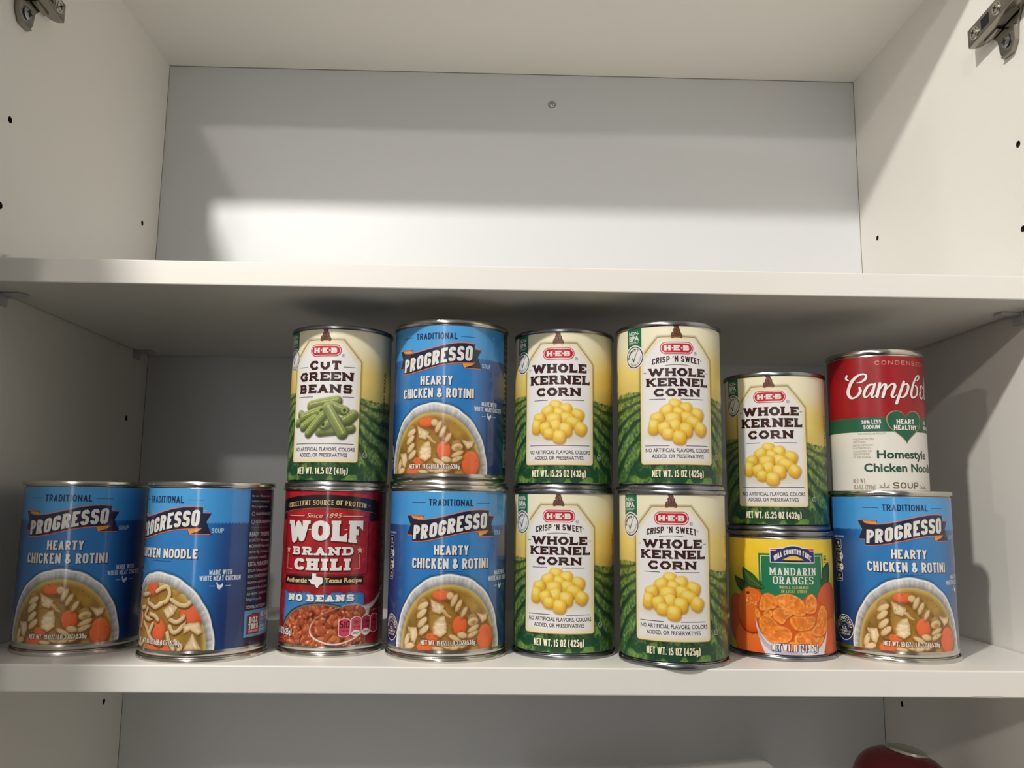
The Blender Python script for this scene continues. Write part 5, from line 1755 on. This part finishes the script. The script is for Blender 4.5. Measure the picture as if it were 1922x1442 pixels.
P_ROT = can_meshes('P', RP, HP, lab(soup_can_label('rotini'), 'paper_label', RP, M_GLOSSPAPER), M_STEEL, 3.2)
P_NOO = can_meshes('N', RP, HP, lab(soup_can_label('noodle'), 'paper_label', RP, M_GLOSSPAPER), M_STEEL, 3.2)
P_CRI = can_meshes('Q', RC, HC, lab(grocery_label('crisp', 'NET WT. 15 OZ (425g)'), 'paper_label', RC, M_PAPER), M_GREYSTEEL, 3.0)
P_COR = can_meshes('K', RC, HC, lab(grocery_label('corn', 'NET WT. 15.25 OZ (432g)'), 'paper_label', RC, M_PAPER), M_GREYSTEEL, 3.0)
P_BEA = can_meshes('B', RC, HC, lab(grocery_label('beans', 'NET WT. 14.5 OZ (411g)'), 'paper_label', RC, M_PAPER), M_GREYSTEEL, 3.0)
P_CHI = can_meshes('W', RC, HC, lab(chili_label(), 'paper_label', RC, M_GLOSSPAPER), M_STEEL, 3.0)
P_MAN = can_meshes('M', RC, HM, lab(orange_label(), 'paper_label', RC, M_PAPER), M_GREYSTEEL, 3.0)
P_CON = can_meshes('S', RS, HS, lab(condensed_label(), 'paper_label', RS, M_PAPER), M_STEEL, 3.0, foot=2.4)

GB, GC = 'navy-ribbon blue soup cans', 'yellow and green corn cans'
CANS = [
    ('soup_can', P_ROT, (-0.2964, 0.0668, 0), 5.0, RP, 'blue chicken and rotini soup can at the far left end of the lower shelf', GB),
    ('soup_can', P_NOO, (-0.2005, 0.0469, 0), -20.9, RP, 'blue chicken noodle soup can turned to show its dark side panel', GB),
    ('chili_can', P_CHI, (-0.1162, 0.0654, 0), -1.0, RC, 'red no-beans chili can under the green beans can', None),
    ('soup_can', P_ROT, (-0.0327, 0.0548, 0), 3.6, RP, 'blue chicken and rotini soup can beside the red chili can, with another on top', GB),
    ('corn_can', P_CRI, (0.0516, 0.0631, 0), -7.2, RC, 'crisp corn can on the shelf between the blue soup stack and another corn can', GC),
    ('corn_can', P_CRI, (0.1250, 0.0343, 0), -8.2, RC, 'crisp corn can on the shelf beside the mandarin oranges can', GC),
    ('mandarin_can', P_MAN, (0.2107, 0.0631, 0), -3.0, RC, 'short mandarin oranges can with bowl of segments, under a corn can', None),
    ('soup_can', P_ROT, (0.2928, 0.0618, 0), -7.4, RP, 'blue chicken and rotini soup can under the red and white soup can', GB),
    ('green_beans_can', P_BEA, (-0.1160, 0.0659, HC * MM), -6.0, RC, 'cut green beans can standing on the red chili can', None),
    ('soup_can', P_ROT, (-0.0337, 0.0631, HP * MM), -9.7, RP, 'blue chicken and rotini soup can on top, beside the green beans can', GB),
    ('corn_can', P_COR, (0.0512, 0.0635, HC * MM), -7.4, RC, 'whole kernel corn can on top, just right of the upper blue soup can', GC),
    ('corn_can', P_CRI, (0.1242, 0.0347, HC * MM), -1.7, RC, 'crisp corn can on top of another crisp corn can, left of the mandarin stack', GC),
    ('corn_can', P_COR, (0.2140, 0.0737, HM * MM), -15.8, RC, 'whole kernel corn can standing on the mandarin oranges can', GC),
    ('condensed_soup_can', P_CON, (0.2862, 0.0590, (HP - 3.1) * MM), 5.8, RS, 'small red and white condensed soup can with green heart', None),
]
for nm, parts, loc, us, R, lb, grp in CANS:
    make_can(nm, nm, parts, loc, us, R, lb, 'can', grp)

# ================================================================== LOWER LEVEL
# dark red bulb-shaped grinder with a chrome cap
gr = empty('grinder', (0.318, 0.125, ZB))
tag(gr, 'dark red rounded grinder with a chrome cap below the lower shelf', 'grinder')
M_RED = mat_plain('dark_red_lacquer', (104, 16, 30), 0.25, spec=0.5)
bm = bmesh.new()
prof = [(0, 0), (.034, 0), (.036, .003), (.036, .02), (.029, .05), (.027, .09), (.031, .13), (.0365, .165), (.0375, .178), (.0368, .190), (.0342, .2005), (.0292, .2085), (.022, .2135), (.0155, .2155), (0, .2158)]
prof = [prof[0]] + [(max(a, 0), b) for a, b in smooth_pts(prof[1:-1], False, 6)] + [prof[-1]]
lathe(bm, prof, 96)


def lean(bm):
    for v in bm.verts:
        t = max(0.0, v.co.z - .12)
        v.co.x += 1.1 * t * t
        v.co.z -= .18 * v.co.x * min(1.0, t / .08)


lean(bm)
from_bm('body', bm, M_RED, gr, True, 0.8)
bm = bmesh.new()
lathe(bm, [(0, .2152), (.0150, .2152), (.0154, .2162), (.0147, .2180), (.0105, .2192), (.0, .2196)], 64)
lean(bm)
from_bm('chrome_cap', bm, M_STEEL, gr, True, 0.6)

# white rounded plastic board leaning in the lower level
bd = empty('plastic_board', (0.127, 0.15, ZB))
tag(bd, 'white plastic board with a rounded corner standing below the lower shelf', 'cutting board')
bm = bmesh.new()
pts = [(-.115, 0), (.105, 0)] + [(.092 + .013 * math.cos(a), .188 + .013 * math.sin(a)) for a in np.linspace(0, math.pi / 2, 8)] + [(-.102 + .013 * math.cos(a), .172 + .013 * math.sin(a)) for a in np.linspace(math.pi / 2, math.pi, 8)]
a = [bm.verts.new((x, -.006, z)) for x, z in pts]
b = [bm.verts.new((x, .006, z)) for x, z in pts]
for i in range(len(pts)):
    j = (i + 1) % len(pts)
    bm.faces.new((a[i], a[j], b[j], b[i]))
bm.faces.new(a)
bm.faces.new(list(reversed(b)))
bevel_all(bm, .0022, 3)
from_bm('panel', bm, mat_plain('white_plastic', (206, 204, 204), 0.45), bd, True, 0.7)
bm = bmesh.new()
lathe(bm, [(.0085, -.0064), (.0105, -.0064), (.0105, .0064), (.0085, .0064), (.0085, -.0064)], 40)
bmesh.ops.rotate(bm, verts=bm.verts, cent=(0, 0, 0), matrix=Matrix.Rotation(math.pi / 2, 3, 'X'))
bmesh.ops.translate(bm, verts=bm.verts, vec=(-.08, 0, .02))
from_bm('hanging_eyelet', bm, M_GREYSTEEL, bd, True, 0.6)
